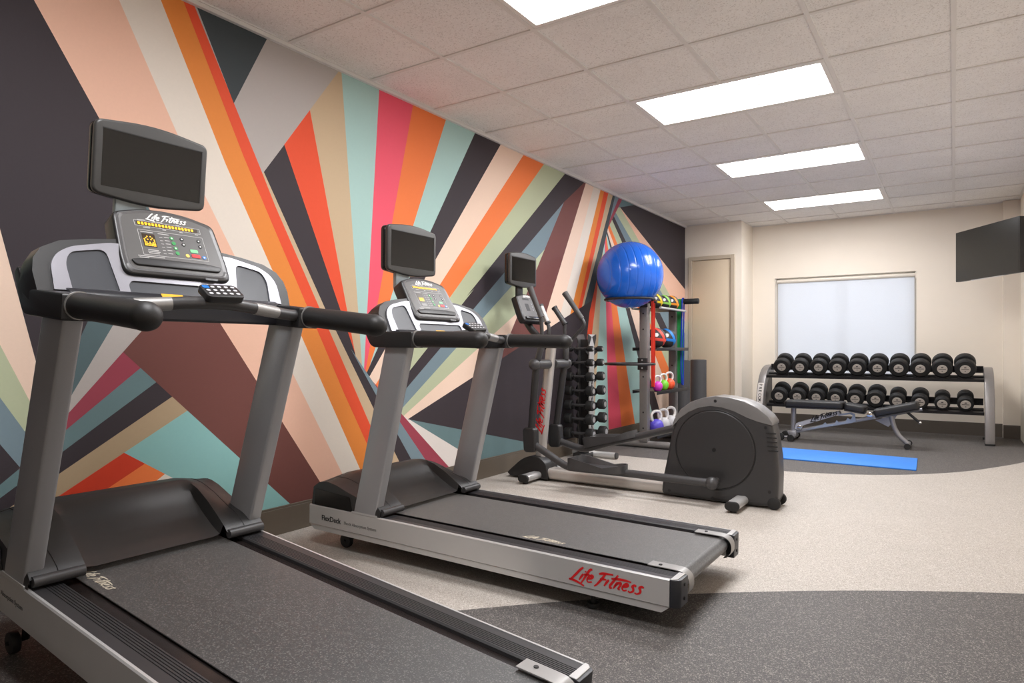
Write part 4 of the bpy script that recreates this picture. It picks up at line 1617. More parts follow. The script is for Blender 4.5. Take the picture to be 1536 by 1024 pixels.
# ------------------------------------------------------------------ dumbbell tower against the mural
ZS = [1.002, 0.877, 0.75, 0.62, 0.489, 0.365, 0.235]
HR = [0.026, 0.034, 0.041, 0.045, 0.047, 0.049, 0.05]
twr = thing('dumbbell_tower', 'upright dumbbell tower with silver plates against the mural behind the elliptical trainer', 'dumbbell rack', (-2.84, 5.54, 0))
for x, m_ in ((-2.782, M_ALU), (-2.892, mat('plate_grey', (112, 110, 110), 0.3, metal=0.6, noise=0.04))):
    b = nb()
    pts = [(5.49, 0.04), (5.59, 0.04), (5.59, 1.06), (5.615, 1.10), (5.60, 1.135), (5.48, 1.135), (5.465, 1.10), (5.49, 1.06)]
    prism(b, pts, x - 0.006, x + 0.006, frame((0, 0, 0), (0, 1, 0), (0, 0, 1), (1, 0, 0)), bev=0.002, seg=1)
    pl_ = obj('side_plate', b, m_, twr)
    if x > -2.85:
        for sg in (-1, 1):
            b = nb()
            c = 5.54 + sg * 0.035
            prism(b, [(c - sg * 0.028, 1.112), (c + sg * 0.05, 1.138), (c + sg * 0.052, 1.10), (c + sg * 0.02, 1.03)], x + 0.006, x + 0.008, frame((0, 0, 0), (0, 1, 0), (0, 0, 1), (1, 0, 0)))
            obj('end_trim', b, M_BLACK, pl_)
        for zz in (0.675, 0.53, 0.3):
            b = nb()
            for q in range(2):
                s_ = 1 if q else -1
                prism(b, [(5.515, zz - s_ * 0.035), (5.527, zz - s_ * 0.035), (5.565, zz + s_ * 0.035), (5.553, zz + s_ * 0.035)], x + 0.006, x + 0.0072 + 0.0004 * q, frame((0, 0, 0), (0, 1, 0), (0, 0, 1), (1, 0, 0)))
            obj('cross_decal', b, M_DKDECAL, pl_)
b = nb()
box(b, (-2.888, 5.53, 0.05), (-2.786, 5.55, 1.09), 0.002)
obj('spine', b, M_BLACK, twr)
for sg in (-1, 1):
    for k, z in enumerate(ZS):
        yc = 5.54 + sg * (0.098 + 0.005 * k)
        for x in (-2.782, -2.892):
            b = nb()
            y0 = 5.54 + sg * 0.048
            pts = [(y0, z - 0.06), (y0, z + 0.02), (yc - sg * 0.02, z - 0.0), (yc - sg * 0.0155, z - 0.0145), (yc, z - 0.0162), (yc + sg * 0.0155, z - 0.0145), (yc + sg * 0.022, z + 0.008), (yc + sg * 0.03, z + 0.008), (yc + sg * 0.02, z - 0.03)]
            prism(b, pts, x - 0.005, x + 0.005, frame((0, 0, 0), (0, 1, 0), (0, 0, 1), (1, 0, 0)))
            obj('saddle', b, M_BLACK, twr)
b = nb()
M = frame((-2.99, 5.585, 0.033), (0, 1, 0), (0, 0, 1), (1, 0, 0))
prism(b, rrect(0.055, 0.055, 0.026, 6), 0, 0.43, M)
ft = obj('base_foot', b, M_ALU, twr)
b = nb()
prism(b, rrect(0.058, 0.058, 0.026, 6), 0.43, 0.45, M, bev=0.004)
obj('end_cap', b, M_DGREY, ft)
b = nb()
box(b, (-2.90, 5.40, 0.008), (-2.77, 5.56, 0.055), 0.008)
box(b, (-2.91, 5.42, 0.0), (-2.76, 5.44, 0.01), 0.002)
obj('base_plate', b, M_BLACK, twr)


def hex_db(name, x0, x1, y, z, r, label):
    t = thing(name, label, 'dumbbell', ((x0 + x1) / 2, y, z - r), 'dumbbells on the tower')
    b = nb()
    cyl(b, (x0 + 0.01, y, z), (x1 - 0.01, y, z), 0.0135, 14)
    obj('handle', b, M_DGREY, t)
    L = 0.045 + r * 0.5
    for a, e in ((x0, x0 + L), (x1, x1 - L)):
        b = nb()
        lo, hi = min(a, e), max(a, e)
        lathe(b, [(r * 0.8, 0), (r * 0.97, 0.006), (r, 0.012), (r, hi - lo - 0.012), (r * 0.97, hi - lo - 0.006), (r * 0.8, hi - lo)], frame((lo, y, z), (0, 1, 0), (0, 0, 1), (1, 0, 0)), 20)
        hd = obj('head', b, M_RUBBER, t)
        if a == x1:
            b = nb()
            cyl(b, (x1 - 0.001, y, z), (x1 + 0.003, y, z), r * 0.52, 16)
            obj('end_disc', b, mat('steel_end', (186, 184, 182), 0.35, metal=0.5, noise=0.03), hd)
    return t


ordn = ['topmost', 'second from the top', 'third from the top', 'fourth from the top', 'fifth from the top', 'sixth from the top', 'lowest']
for sg, side in ((-1, 'left'), (1, 'right')):
    for k, z in enumerate(ZS):
        y = 5.54 + sg * (0.098 + 0.005 * k)
        hex_db('small_dumbbell', -2.985 + 0.002, -2.69 - 0.004 * (6 - k), y, z, HR[k], 'small black dumbbell, %s in the %s column of the upright tower' % (ordn[k], side))

# ------------------------------------------------------------------ storage rack with ball rings, shelves and pegs
PX, PY1, PY2 = -2.62, 6.42, 7.25
rk = thing('storage_rack', 'tall grey storage rack for balls, kettlebells and bands beside the door', 'storage rack', (PX, 6.85, 0))
M_RK = mat('rack_grey', (134, 130, 128), 0.4, metal=0.35, noise=0.03)
for y, top in ((PY1, 1.50), (PY2, 1.56)):
    b = nb()
    box(b, (PX - 0.042, y - 0.04, 0.06), (PX + 0.042, y + 0.04, top), 0.006)
    pst = obj('post', b, M_RK, rk)
    for z in (1.36, 1.2, 0.82, 0.72, 0.36, 0.2):
        b = nb()
        cyl(b, (PX, y - 0.0405, z), (PX, y - 0.038, z), 0.009, 12)
        obj('bolt_hole', b, M_DKDECAL, pst)
    b = nb()
    tube(b, [(PX - 0.33, y, 0.0365), (PX + 0.36, y, 0.0365)], 0.036, 16, round_end=True)
    obj('foot', b, M_RK, rk)
b = nb()
tube(b, [(PX, PY1, 0.09), (PX, PY2, 0.09)], 0.02, 12)
obj('lower_crossbar', b, M_RK, rk)
SH = [1.415, 1.005, 0.565, 0.125]
for k, z in enumerate(SH):
    b = nb()
    x0, x1 = PX - 0.15, PX + 0.15
    y0, y1 = PY1 - (0.045 if k else -0.045), PY2 + (0.06 if k else -0.042)
    if k == 0:
        box(b, (x0, PY1 + 0.045, z), (x1, PY2 - 0.042, z + 0.006))
        obj('shelf', b, M_BLACK, rk)
        for x in (x0, x1):
            b = nb()
            tube(b, [(x, PY1 + 0.04, z + 0.004), (x, PY2 - 0.035, z + 0.004)], 0.012, 10)
            obj('shelf_rail', b, M_ALU, rk)
    else:
        box(b, (x0, PY1 + 0.041, z), (x1, PY2 - 0.041, z + 0.006))
        box(b, (x1 - 0.004, y0, z - 0.022), (x1 + 0.004, y1, z + 0.012), 0.002)
        box(b, (x0 - 0.004, PY1 + 0.045, z - 0.022), (x0 + 0.004, PY2 - 0.045, z + 0.012), 0.002)
        obj('shelf', b, M_BLACK, rk)
RC = V((-2.66, 6.135, 0))
for z in (1.487, 0.854):
    b = nb()
    tube(b, [(RC.x + 0.239 * math.cos(2 * PI * k / 48), RC.y + 0.239 * math.sin(2 * PI * k / 48), z) for k in range(48)], 0.012, 10, closed=True)
    rg = obj('ball_ring', b, M_BLACK, rk)
    b = nb()
    box(b, (PX - 0.05, PY1 - (0.068 if z < 1 else 0.052), z - 0.065), (PX + 0.05, PY1 - 0.0405, z + 0.055 if z < 1 else z), 0.003)
    obj('ring_bracket', b, M_BLACK, rg)
    for zz in (-0.045, 0.035) if z < 1 else (-0.04,):
        b = nb()
        cyl(b, (PX, PY1 - (0.072 if z < 1 else 0.056), z + zz), (PX, PY1 - (0.067 if z < 1 else 0.051), z + zz), 0.008, 10)
        obj('bolt', b, M_ALU, rg)
for y, xe, z in ((PY1, -2.49, 1.475), (PY2, -2.335, 1.527)):
    b = nb()
    tube(b, [(PX + 0.04, y, z), (xe, y, z)], 0.012, 12)
    pg = obj('peg', b, M_DGREY, rk)
    if y == PY2:
        b = nb()
        cyl(b, (-2.50, y, z), (-2.33, y, z), 0.031, 20, 0.008)
        obj('foam_sleeve', b, M_RUBBER, pg)

# exercise ball held in the upper ring
BC, BR_ = V((-2.66, 6.135, 1.728)), 0.326
bm_ = bpy.data.materials.new('ball_blue')
bm_.use_nodes = True
nt = bm_.node_tree
pb_ = nt.nodes['Principled BSDF']
pb_.inputs['Base Color'].default_value = lin((24, 100, 212))
pb_.inputs['Roughness'].default_value = 0.22
pb_.inputs['Coat Weight'].default_value = 0.3
tc = nt.nodes.new('ShaderNodeTexCoord')
mp = nt.nodes.new('ShaderNodeMapping')
mp.inputs['Rotation'].default_value = (0, 0.05, -TH - 0.25)
wv = nt.nodes.new('ShaderNodeTexWave')
wv.wave_type = 'BANDS'
wv.bands_direction = 'X'
wv.inputs['Scale'].default_value = 4.6
wv.inputs['Distortion'].default_value = 0.6
rp = nt.nodes.new('ShaderNodeValToRGB')
rp.color_ramp.elements[0].position = 0.0
rp.color_ramp.elements[1].position = 0.12
bp = nt.nodes.new('ShaderNodeBump')
bp.inputs['Strength'].default_value = 0.55
bp.inputs['Distance'].default_value = 0.008
nt.links.new(tc.outputs['Object'], mp.inputs['Vector'])
nt.links.new(mp.outputs[0], wv.inputs['Vector'])
nt.links.new(wv.outputs['Fac'], rp.inputs[0])
nt.links.new(rp.outputs[0], bp.inputs['Height'])
nt.links.new(bp.outputs[0], pb_.inputs['Normal'])
b = nb()
sphere(b, (0, 0, 0), BR_, 64, 40)
ball = obj('exercise_ball', b, bm_)
ball.location = BC
tag(ball, 'large shiny blue exercise ball resting in the upper ring of the storage rack', 'ball')
b = nb()
OFF[ball] = BC
cyl(b, BC + V((0.02, -0.05, -0.327)), BC + V((0.02, -0.05, -0.318)), 0.012, 14)
obj('valve_plug', b, M_WHITE, ball)


def med_ball(loc, r, colr, label):
    m1 = mat('ball_dark', (58, 56, 58), 0.55, noise=0.1, bump=0.2, bscale=200)
    o = thing('medicine_ball', label, 'medicine ball', (loc[0], loc[1], loc[2]), 'medicine balls on the storage rack')
    c = V((loc[0], loc[1], loc[2] + r))
    b = nb()
    sphere(b, c, r, 28, 18)
    core = obj('shell', b, m1, o)
    # coloured bands round the shell: one low, one arching over
    for tilt, wd, nm in (((0.12, 0.0), 0.17, 'band'), ((1.15, 0.5), 0.2, 'band')):
        b = nb()
        M = Matrix.Translation(c) @ Matrix.Rotation(tilt[1] + 0.6, 4, 'Z') @ Matrix.Rotation(tilt[0], 4, 'Y') @ Matrix.Translation((0, 0, -0.18 * r if nm == 'band' and tilt[0] < 0.5 else 0.1 * r))
        z0 = -0.18 * r if tilt[0] < 0.5 else 0.1 * r
        prof = []
        for k in range(7):
            z = (k / 6 - 0.5) * 2 * wd * r * 0.8
            prof.append((math.sqrt(max(r * r - (z + z0) ** 2, 0)) + 0.0018, z))
        lathe(b, prof, M, 36, close=False)
        obj(nm, b, colr, o)
    b = nb()
    dirv = (V((0.35, -0.8, 0.25)) + V((0, 0, 0))).normalized()
    cyl(b, c + dirv * (r - 0.004), c + dirv * (r + 0.0015), r * 0.2, 14)
    obj('badge', b, M_WHITE, o)
    return o


cy_ = mat('ball_yellow', (232, 196, 40), 0.5, noise=0.03)
cg_ = mat('ball_lime', (140, 200, 84), 0.5, noise=0.03)
co_ = mat('ball_orange', (238, 146, 40), 0.5, noise=0.03)
cr_ = mat('ball_red', (228, 80, 66), 0.5, noise=0.03)
cb_ = mat('ball_blue_band', (40, 130, 214), 0.5, noise=0.03)
med_ball((PX + 0.03, 6.64, 1.4235), 0.078, cy_, 'small medicine ball with yellow bands on the top shelf of the storage rack')
med_ball((PX + 0.03, 6.88, 1.4235), 0.078, cg_, 'small medicine ball with lime green bands on the top shelf of the storage rack')
med_ball((PX + 0.03, 7.11, 1.4235), 0.082, co_, 'small medicine ball with orange bands on the top shelf of the storage rack')
med_ball((PX + 0.02, 6.68, 1.0135), 0.105, cr_, 'medicine ball with red bands on the second shelf of the storage rack')
med_ball((PX + 0.02, 6.98, 1.0135), 0.105, cb_, 'medicine ball with bright blue bands on the second shelf of the storage rack')

M_HANDLE = mat('kettle_handle', (226, 222, 218), 0.35, metal=0.2, noise=0.03)


def kettlebell(loc, r, m_, label, k=1.0):
    o = thing('kettlebell', label, 'kettlebell', loc, 'kettlebells on the storage rack')
    c = V(loc) + V((0, 0, r * 0.93))
    b = nb()
    prof = [(r * 0.5, -r * 0.93), (r * 0.62, -r * 0.9), (r * 0.8, -r * 0.65), (r * 0.95, -r * 0.3), (r, 0), (r * 0.94, r * 0.36), (r * 0.78, r * 0.66), (r * 0.5, r * 0.87), (r * 0.2, r * 0.96)]
    lathe(b, prof, Matrix.Translation(c), 28)
    obj('bell', b, m_, o, angle=60)
    b = nb()
    w_ = r * 0.92 * k
    h_ = r * 1.25 * k
    P2 = smooth_path([(0, -w_ * 0.62, r * 0.7), (0, -w_ * 0.86, r * 1.05), (0, -w_ * 0.86, r * 0.8 + h_ * 0.62), (0, -w_ * 0.5, r * 0.8 + h_ * 0.9), (0, 0, r * 0.8 + h_ * 0.97), (0, w_ * 0.5, r * 0.8 + h_ * 0.9), (0, w_ * 0.86, r * 0.8 + h_ * 0.62), (0, w_ * 0.86, r * 1.05), (0, w_ * 0.62, r * 0.7)], 5)
    Mz = Matrix.Translation(c) @ Matrix.Rotation(math.radians(-28), 4, 'Z')
    tube(b, [Mz @ p for p in P2], r * 0.19, 12)
    obj('handle', b, M_HANDLE, o)
    return o


kettlebell((PX + 0.085, 6.555, 0.572), 0.052, mat('kettle_pink', (214, 60, 190), 0.4, noise=0.04), 'small pink kettlebell with white handle on the third shelf of the storage rack')
kettlebell((PX + 0.075, 6.745, 0.572), 0.056, mat('kettle_green', (120, 204, 50), 0.4, noise=0.04), 'small green kettlebell with white handle on the third shelf of the storage rack')
kettlebell((PX + 0.065, 6.945, 0.572), 0.06, mat('kettle_orange', (240, 90, 50), 0.4, noise=0.04), 'small orange kettlebell with white handle on the third shelf of the storage rack')
kettlebell((PX + 0.06, 6.58, 0.132), 0.078, mat('kettle_purple', (88, 76, 190), 0.4, noise=0.04), 'purple kettlebell with white handle on the bottom shelf of the storage rack')
kettlebell((PX + 0.05, 6.80, 0.132), 0.078, mat('kettle_grey', (190, 188, 190), 0.4, noise=0.04), 'pale grey kettlebell in the middle of the bottom shelf, right of the purple one')
kettlebell((PX + 0.05, 7.02, 0.132), 0.08, mat('kettle_grey', (190, 188, 190), 0.4), 'pale grey kettlebell at the right end of the bottom shelf, near the door')


def band(x, y, ztop, zbot, wd, m_, label, thick=0.003, gap=0.02, sway=0.0):
    """elastic loop hung over a peg: two flat strands, joined above the peg and at the bottom"""
    b = nb()
    path = [(y - gap * 0.55, zbot + 0.03)]
    path += [(y - gap, zbot + 0.15), (y - gap, (ztop + zbot) / 2), (y - gap * 0.9, ztop - 0.05), (y - gap * 0.8, ztop)]
    for k in range(1, 6):
        a = PI - PI * k / 6
        path.append((y + gap * 0.8 * math.cos(a), ztop + gap * 0.8 * math.sin(a)))
    path += [(y + gap * 0.8, ztop), (y + gap * 0.9, ztop - 0.05), (y + gap, (ztop + zbot) / 2), (y + gap, zbot + 0.15), (y + gap * 0.55, zbot + 0.03)]
    for k in range(1, 5):
        a = -PI * k / 5
        path.append((y + gap * 0.55 * math.cos(a), zbot + 0.03 + gap * 0.55 * math.sin(a)))
    n = len(path)
    rows2 = []
    for i, (yy, zz) in enumerate(path):
        pv, nx_ = path[i - 1], path[(i + 1) % n]
        t_ = V((nx_[0] - pv[0], nx_[1] - pv[1])).normalized()
        nn = V((-t_.y, t_.x)) * thick / 2
        xs = x + sway * math.sin((zz - zbot) * 5)
        rows2.append([b.verts.new((xs + dx, yy + s_ * nn.x, zz + s_ * nn.y)) for dx, s_ in ((-wd / 2, 1), (wd / 2, 1), (wd / 2, -1), (-wd / 2, -1))])
    for i in range(n):
        A, B = rows2[i], rows2[(i + 1) % n]
        for k in range(4):
            b.faces.new((A[k], A[(k + 1) % 4], B[(k + 1) % 4], B[k]))
    o = obj('resistance_band', b, m_, angle=60)
    return tag(o, label, 'resistance band', 'resistance bands hanging on pegs')


band(-2.53, PY1, 1.49, 0.60, 0.028, mat('band_red', (232, 62, 44), 0.5, noise=0.04), 'red elastic loop band hanging from the peg of the left rack post')
band(-2.545, PY2, 1.542, 0.60, 0.046, mat('band_green', (24, 140, 66), 0.5, noise=0.04), 'green elastic loop band hanging beside the blue one on the right rack post', sway=0.003)
band(-2.513, PY2, 1.542, 0.59, 0.016, mat('band_blue', (28, 64, 176), 0.5, noise=0.04), 'narrow blue elastic loop band hanging beside the green one on the right rack post', gap=0.034, sway=-0.006)

# rolled mats standing on the floor by the door
for x, y, r, h_, lab in ((-2.73, 7.86, 0.095, 0.865, 'dark grey rolled mat standing on end beside the storage rack, the left of two'),
                         (-2.615, 8.12, 0.096, 0.87, 'dark grey rolled mat standing on end in front of the door, the right of two')):
    b = nb()
    lathe(b, [(r * 0.35, 0.0), (r - 0.004, 0.0), (r, 0.004), (r, h_ - 0.004), (r - 0.004, h_), (r * 0.35, h_)], Matrix.Translation((x, y, 0)), 32)
    o = obj('rolled_mat', b, mat('mat_grey', (74, 73, 74), 0.6, noise=0.06, bump=0.15))
    tag(o, lab, 'exercise mat', 'rolled mats standing by the door')
    b = nb()
    P2 = []
    for k in range(60):
        a = k * 0.42
        rr = r * 0.36 + (r * 0.56) * k / 59
        P2.append((x + rr * math.cos(a), y + rr * math.sin(a), h_ + 0.0005))
    tube(b, P2, 0.0016, 5)
    obj('roll_edge', b, M_DKDECAL, o)
# ------------------------------------------------------------------ wide dumbbell rack under the window
RKX0, RKX1 = -1.985, 0.315           # centres of the two end frames
wr = thing('wide_dumbbell_rack', 'two-shelf dumbbell rack with curved grey end frames under the window', 'dumbbell rack', ((RKX0 + RKX1) / 2, 8.8, 0))
M_END = mat('end_frame_grey', (136, 132, 130), 0.4, metal=0.4, noise=0.03)
for xc in (RKX0, RKX1):
    b = nb()
    frontc = smooth_path([(9.14, 0.80, 0), (8.98, 0.795, 0), (8.80, 0.755, 0), (8.66, 0.66, 0), (8.57, 0.52, 0), (8.52, 0.36, 0), (8.49, 0.18, 0), (8.475, 0.012, 0)], 4)
    backc = smooth_path([(8.585, 0.012, 0), (8.60, 0.18, 0), (8.635, 0.34, 0), (8.69, 0.48, 0), (8.77, 0.59, 0), (8.88, 0.665, 0), (9.0, 0.695, 0), (9.14, 0.70, 0)], 4)
    outl = [(p.x, p.y) for p in frontc] + [(p.x, p.y) for p in backc]
    M = frame((xc, 0, 0), (0, 1, 0), (0, 0, 1), (1, 0, 0))
    prism(b, outl, -0.043, 0.043, M, bev=0.01, seg=2, ang=50)
    ef = obj('end_frame', b, M_END, wr, angle=40)
    b = nb()
    prism(b, [(8.60, 0.02), (8.62, 0.2), (8.66, 0.36), (8.71, 0.5), (8.80, 0.62), (8.9, 0.68), (9.12, 0.71), (9.12, 0.02)], -0.018, 0.018, M, bev=0.003, seg=1)
    obj('end_panel', b, mat('end_panel_dark', (70, 68, 68), 0.45, noise=0.04), ef)
    for ya, yb in ((8.475, 8.60), (9.04, 9.15)):
        b = nb()
        box(b, (xc - 0.045, ya, 0.0), (xc + 0.045, yb, 0.022), 0.006)
        obj('rubber_foot', b, M_RUBBER, ef)
# name plate on the front of the left end frame
b = nb()
pz0, pz1 = 0.10, 0.5


def front_y(z):
    return interp([(0.0, 8.475), (0.18, 8.49), (0.36, 8.52), (0.52, 8.57), (0.66, 8.66)], z)


fc = smooth_path([(9.14, 0.80, 0), (8.98, 0.795, 0), (8.80, 0.755, 0), (8.66, 0.66, 0), (8.57, 0.52, 0), (8.52, 0.36, 0), (8.49, 0.18, 0), (8.475, 0.012, 0)], 12)
ftab = sorted((p.y, p.x) for p in fc if p.y < 0.74)
front_pt = lambda z, o: V((0, interp(ftab, z), z)) + V((0, -o, 0.0))
b = nb()
zz = [0.20 + 0.385 * k / 20 for k in range(21)]
rows3 = []
for z in zz:
    q = front_pt(z, 0.0035)
    rows3.append([b.verts.new((RKX0 + dx, q.y + dy, q.z)) for dx, dy in ((-0.033, 0), (0.033, 0), (0.033, 0.003), (-0.033, 0.003))])
for A, B in zip(rows3, rows3[1:]):
    for k in range(4):
        b.faces.new((A[k], A[(k + 1) % 4], B[(k + 1) % 4], B[k]))
b.faces.new(rows3[0])
b.faces.new(rows3[-1])
npl = obj('name_plate', b, mat('plate_pale', (206, 200, 194), 0.4, metal=0.2, noise=0.02), wr)
b = nb()
for k, ch in enumerate('PRECOR'):
    z = 0.572 - 0.037 * k
    q0, q1 = front_pt(z, 0.0042), front_pt(z - 0.033, 0.0042)
    dn = (q1 - q0).normalized()
    type_words(b, ch, frame(q0 + V((RKX0 - 0.018, 0, 0)), dn, (1, 0, 0)), 0.05, bold=0.0008)
obj('plate_lettering', b, M_DKDECAL, npl)

TILT = math.radians(18)
AX = V((0, math.cos(TILT), math.sin(TILT)))      # dumbbell axis, up towards the wall
NRM = V((0, -math.sin(TILT), math.cos(TILT)))
UPX = [-1.758, -1.549, -1.343, -1.14, -0.932, -0.725, -0.515, -0.307, -0.103, 0.104]
UPR = [0.1, 0.1, 0.1, 0.1, 0.1, 0.1, 0.101, 0.101, 0.101, 0.101]
LOX = [-1.79, -1.58, -1.368, -1.16, -0.953, -0.745, -0.53, -0.312, -0.103, 0.108]
LOR = [0.098, 0.098, 0.098, 0.098, 0.094, 0.096, 0.084, 0.084, 0.074, 0.077]
shelf_z = {}
for nm, zc, r in (('upper', 0.782, 0.101), ('lower', 0.425, 0.098)):
    # shelf plane sits r below the axis line
    o0 = V((0, 8.655, zc)) - NRM * (r + 0.012)
    b = nb()
    M = frame(o0, (1, 0, 0), AX)
    for lo, hi in ((0.0, 0.045), (0.25, 0.295)):
        prism(b, [(RKX0 + 0.043, lo), (RKX1 - 0.043, lo), (RKX1 - 0.043, hi), (RKX0 + 0.043, hi)], -0.012, 0.0, M)
    prism(b, [(RKX0 + 0.043, 0.29), (RKX1 - 0.043, 0.29), (RKX1 - 0.043, 0.30), (RKX0 + 0.043, 0.30)], -0.012, 0.05, M)
    prism(b, [(RKX0 + 0.043, -0.006), (RKX1 - 0.043, -0.006), (RKX1 - 0.043, 0.004), (RKX0 + 0.043, 0.004)], -0.026, 0.006, M)
    prism(b, [(RKX0 + 0.043, 0.13), (RKX1 - 0.043, 0.13), (RKX1 - 0.043, 0.17), (RKX0 + 0.043, 0.17)], -0.05, -0.012, M)
    sh = obj('shelf', b, M_BLACK, wr)
    for x in (UPX if nm == 'upper' else LOX):
        rr = (UPR if nm == 'upper' else LOR)[(UPX if nm == 'upper' else LOX).index(x)]
        for a0 in (0.012, 0.262):
            b = nb()
            arcp = []
            for k in range(9):
                a = math.radians(-132 + 84 * k / 8)
                arcp.append((x + (rr + 0.004) * math.cos(a), (rr + 0.004) * math.sin(a) + (rr - r)))
            outl = [(p[0], p[1] + r + 0.012) for p in arcp]
            outl = [(outl[0][0], 0.0)] + outl + [(outl[-1][0], 0.0)]
            clean = [outl[0]] + [(px_, max(0.0004, pz_)) for px_, pz_ in outl[1:-1]] + [outl[-1]]
            prism(b, clean, 0, 0.02, frame(o0 + AX * (a0 + 0.02), (1, 0, 0), NRM))
            obj('saddle', b, M_BLACK, sh)


def rack_db(r, front):
    """one dumbbell around its front face centre at the origin, axis along AX"""
    t = thing('rubber_dumbbell', '', 'dumbbell', front, None)
    M0 = frame(front, (1, 0, 0), NRM * 1.0, -AX)       # z towards the viewer
    L = 0.27
    hl = 0.082
    b = nb()
    cyl(b, V(front) + AX * (hl - 0.01), V(front) + AX * (L - hl + 0.01), 0.018, 16)
    obj('handle', b, M_CHROME, t)
    for z0, ft in ((0.0, True), (L - hl, False)):
        b = nb()
        prof = [(r * 0.55, 0.0), (r * 0.86, 0.001), (r * 0.955, 0.007), (r, 0.02), (r, 0.034), (r * 0.985, 0.037), (r * 0.985, 0.043), (r, 0.046), (r, hl - 0.014), (r * 0.95, hl - 0.004), (r * 0.5, hl)]
        M = frame(V(front) + AX * z0, (1, 0, 0), (0, -AX.z, AX.y) if False else NRM, AX)
        lathe(b, prof, M, 36)
        hd = obj('head', b, M_RUBBER, t, angle=30)
        if ft:
            b = nb()
            FMx = frame(V(front), (1, 0, 0), NRM)
            lathe(b, [(0.002, 0.0022), (0.046, 0.0022), (0.048, 0.0005), (0.048, -0.001)], FMx, 32, close=False)
            ld = obj('end_label', b, M_LABEL, hd)
            b = nb()
            prism(b, arc_poly([(-0.012, 0.014), (0.012, 0.014), (0.009, 0.025), (-0.009, 0.025)], 0.004), 0.0022, 0.003, FMx)
            for x0, x1, yy, hh in ((-0.034, 0.034, 0.0, 0.0035), (-0.006, 0.006, -0.024, 0.004)):
                prism(b, [(x0, yy - hh), (x1, yy - hh), (x1, yy + hh), (x0, yy + hh)], 0.0022, 0.003, FMx)
            mk = obj('label_marks', b, M_MARK, hd)
    return t


nth = ['first', 'second', 'third', 'fourth', 'fifth', 'sixth', 'seventh', 'eighth', 'ninth', 'tenth']
proto = {}
for row, XS, RS, zc, rref in (('upper', UPX, UPR, 0.782, 0.101), ('lower', LOX, LOR, 0.425, 0.098)):
    for k, (x, r) in enumerate(zip(XS, RS)):
        p = V((x, 8.655, zc)) - NRM * (rref - r)
        where = '%s from the left' % nth[k] if 0 < k < 9 else ('leftmost' if k == 0 else 'rightmost')
        lab = 'black rubber dumbbell, %s on the %s shelf under the window' % (where, row)
        g = 'dumbbells on the wide rack'
        if r not in proto:
            t = rack_db(r, p)
            t['label'], t['group'] = lab, g
            proto[r] = t
        else:
            dup(proto[r], p, lab, g)

# ------------------------------------------------------------------ adjustable bench
BY = 7.89
bn = thing('weight_bench', 'adjustable weight bench with black pads in front of the wide dumbbell rack', 'bench', (-0.95, BY, 0))


def pad(name, x0, z0, x1, z1, th, w_):
    b = nb()
    d = V((x1 - x0, 0, z1 - z0))
    L = d.length
    d.normalize()
    M = frame((x0, BY, z0), d, (0, 1, 0))
    t = bmesh.new()
    prism(t, rrect(L, w_, 0.035, 5, L / 2, 0), -th, 0, None)
    bmesh.ops.recalc_face_normals(t, faces=t.faces)
    bevel_sharp(t, 0.014, 3, 50)
    merge(b, t, 0, M)
    p = obj(name, b, M_VINYL, bn, angle=60)
    b = nb()
    prism(b, rrect(L * 0.97, w_ * 0.9, 0.03, 4, L / 2, 0), -th - 0.012, -th, M)
    obj('pad_board', b, M_DGREY, p)
    return p


pad('back_pad', -1.55, 0.437, -0.965, 0.440, 0.068, 0.29)
pad('seat_pad', -0.955, 0.432, -0.755, 0.402, 0.066, 0.27)
pad('leg_pad', -0.695, 0.372, -0.30, 0.472, 0.072, 0.27)
M_BF = mat('bench_frame_silver', (158, 158, 162), 0.35, metal=0.55, noise=0.03)
b = nb()
tube(b, [(-1.475, BY, 0.36), (-1.48, BY, 0.08)], 0.027, 18)
obj('front_post', b, M_BF, bn)
b = nb()
prism(b, rrect(0.06, 0.042, 0.01, 4), 0, (V((-0.66, 0, 0.30)) - V((-1.53, 0, 0.075))).length, axis_frame((-1.53, BY, 0.075), (-0.66, BY, 0.30)))
obj('main_beam', b, M_BF, bn)
for dy in (0.05, -0.05):
    b = nb()
    pts = arc_poly([(-1.46, 0.125), (-1.44, 0.19), (-1.04, 0.335), (-1.02, 0.345), (-1.0, 0.31), (-1.38, 0.165), (-1.40, 0.11)], 0.012)
    prism(b, pts, BY + dy - 0.006, BY + dy + 0.006, XZ(0), bev=0.002, seg=1)
    strut = obj('strut', b, mat('strut_silver', (188, 188, 192), 0.35, metal=0.4, noise=0.03), bn)
b = nb()
ddx = V((0.4, 0, 0.145)).normalized()
script_words(b, frame((-1.29, BY - 0.0566, 0.212), ddx, (-ddx.z, 0, ddx.x)), 0.06, w=0.075)
obj('strut_logo', b, M_DKDECAL, strut)
b = nb()
pts = [(-1.36, 0.115), (-1.18, 0.185), (-1.15, 0.215), (-1.13, 0.19), (-1.06, 0.205), (-1.04, 0.245), (-1.015, 0.22), (-0.955, 0.235), (-0.935, 0.275), (-0.905, 0.255), (-0.885, 0.30), (-0.91, 0.315), (-1.02, 0.29), (-1.03, 0.308), (-0.90, 0.335), (-0.865, 0.32), (-0.855, 0.24), (-0.90, 0.222)]
prism(b, pts, BY - 0.042, BY - 0.034, XZ(0), bev=0.001, seg=1)
obj('notched_plate', b, mat('plate_blue_grey', (160, 172, 190), 0.35, metal=0.4, noise=0.03), bn)
b = nb()
cyl(b, (-1.405, BY - 0.065, 0.145), (-1.405, BY + 0.065, 0.145), 0.026, 18, 0.005)
obj('hinge_pin', b, M_CHROME, bn)
b = nb()
cyl(b, (-0.725, BY - 0.06, 0.318), (-0.725, BY + 0.06, 0.318), 0.03, 18, 0.005)
obj('hinge_pin', b, M_CHROME, bn)
b = nb()
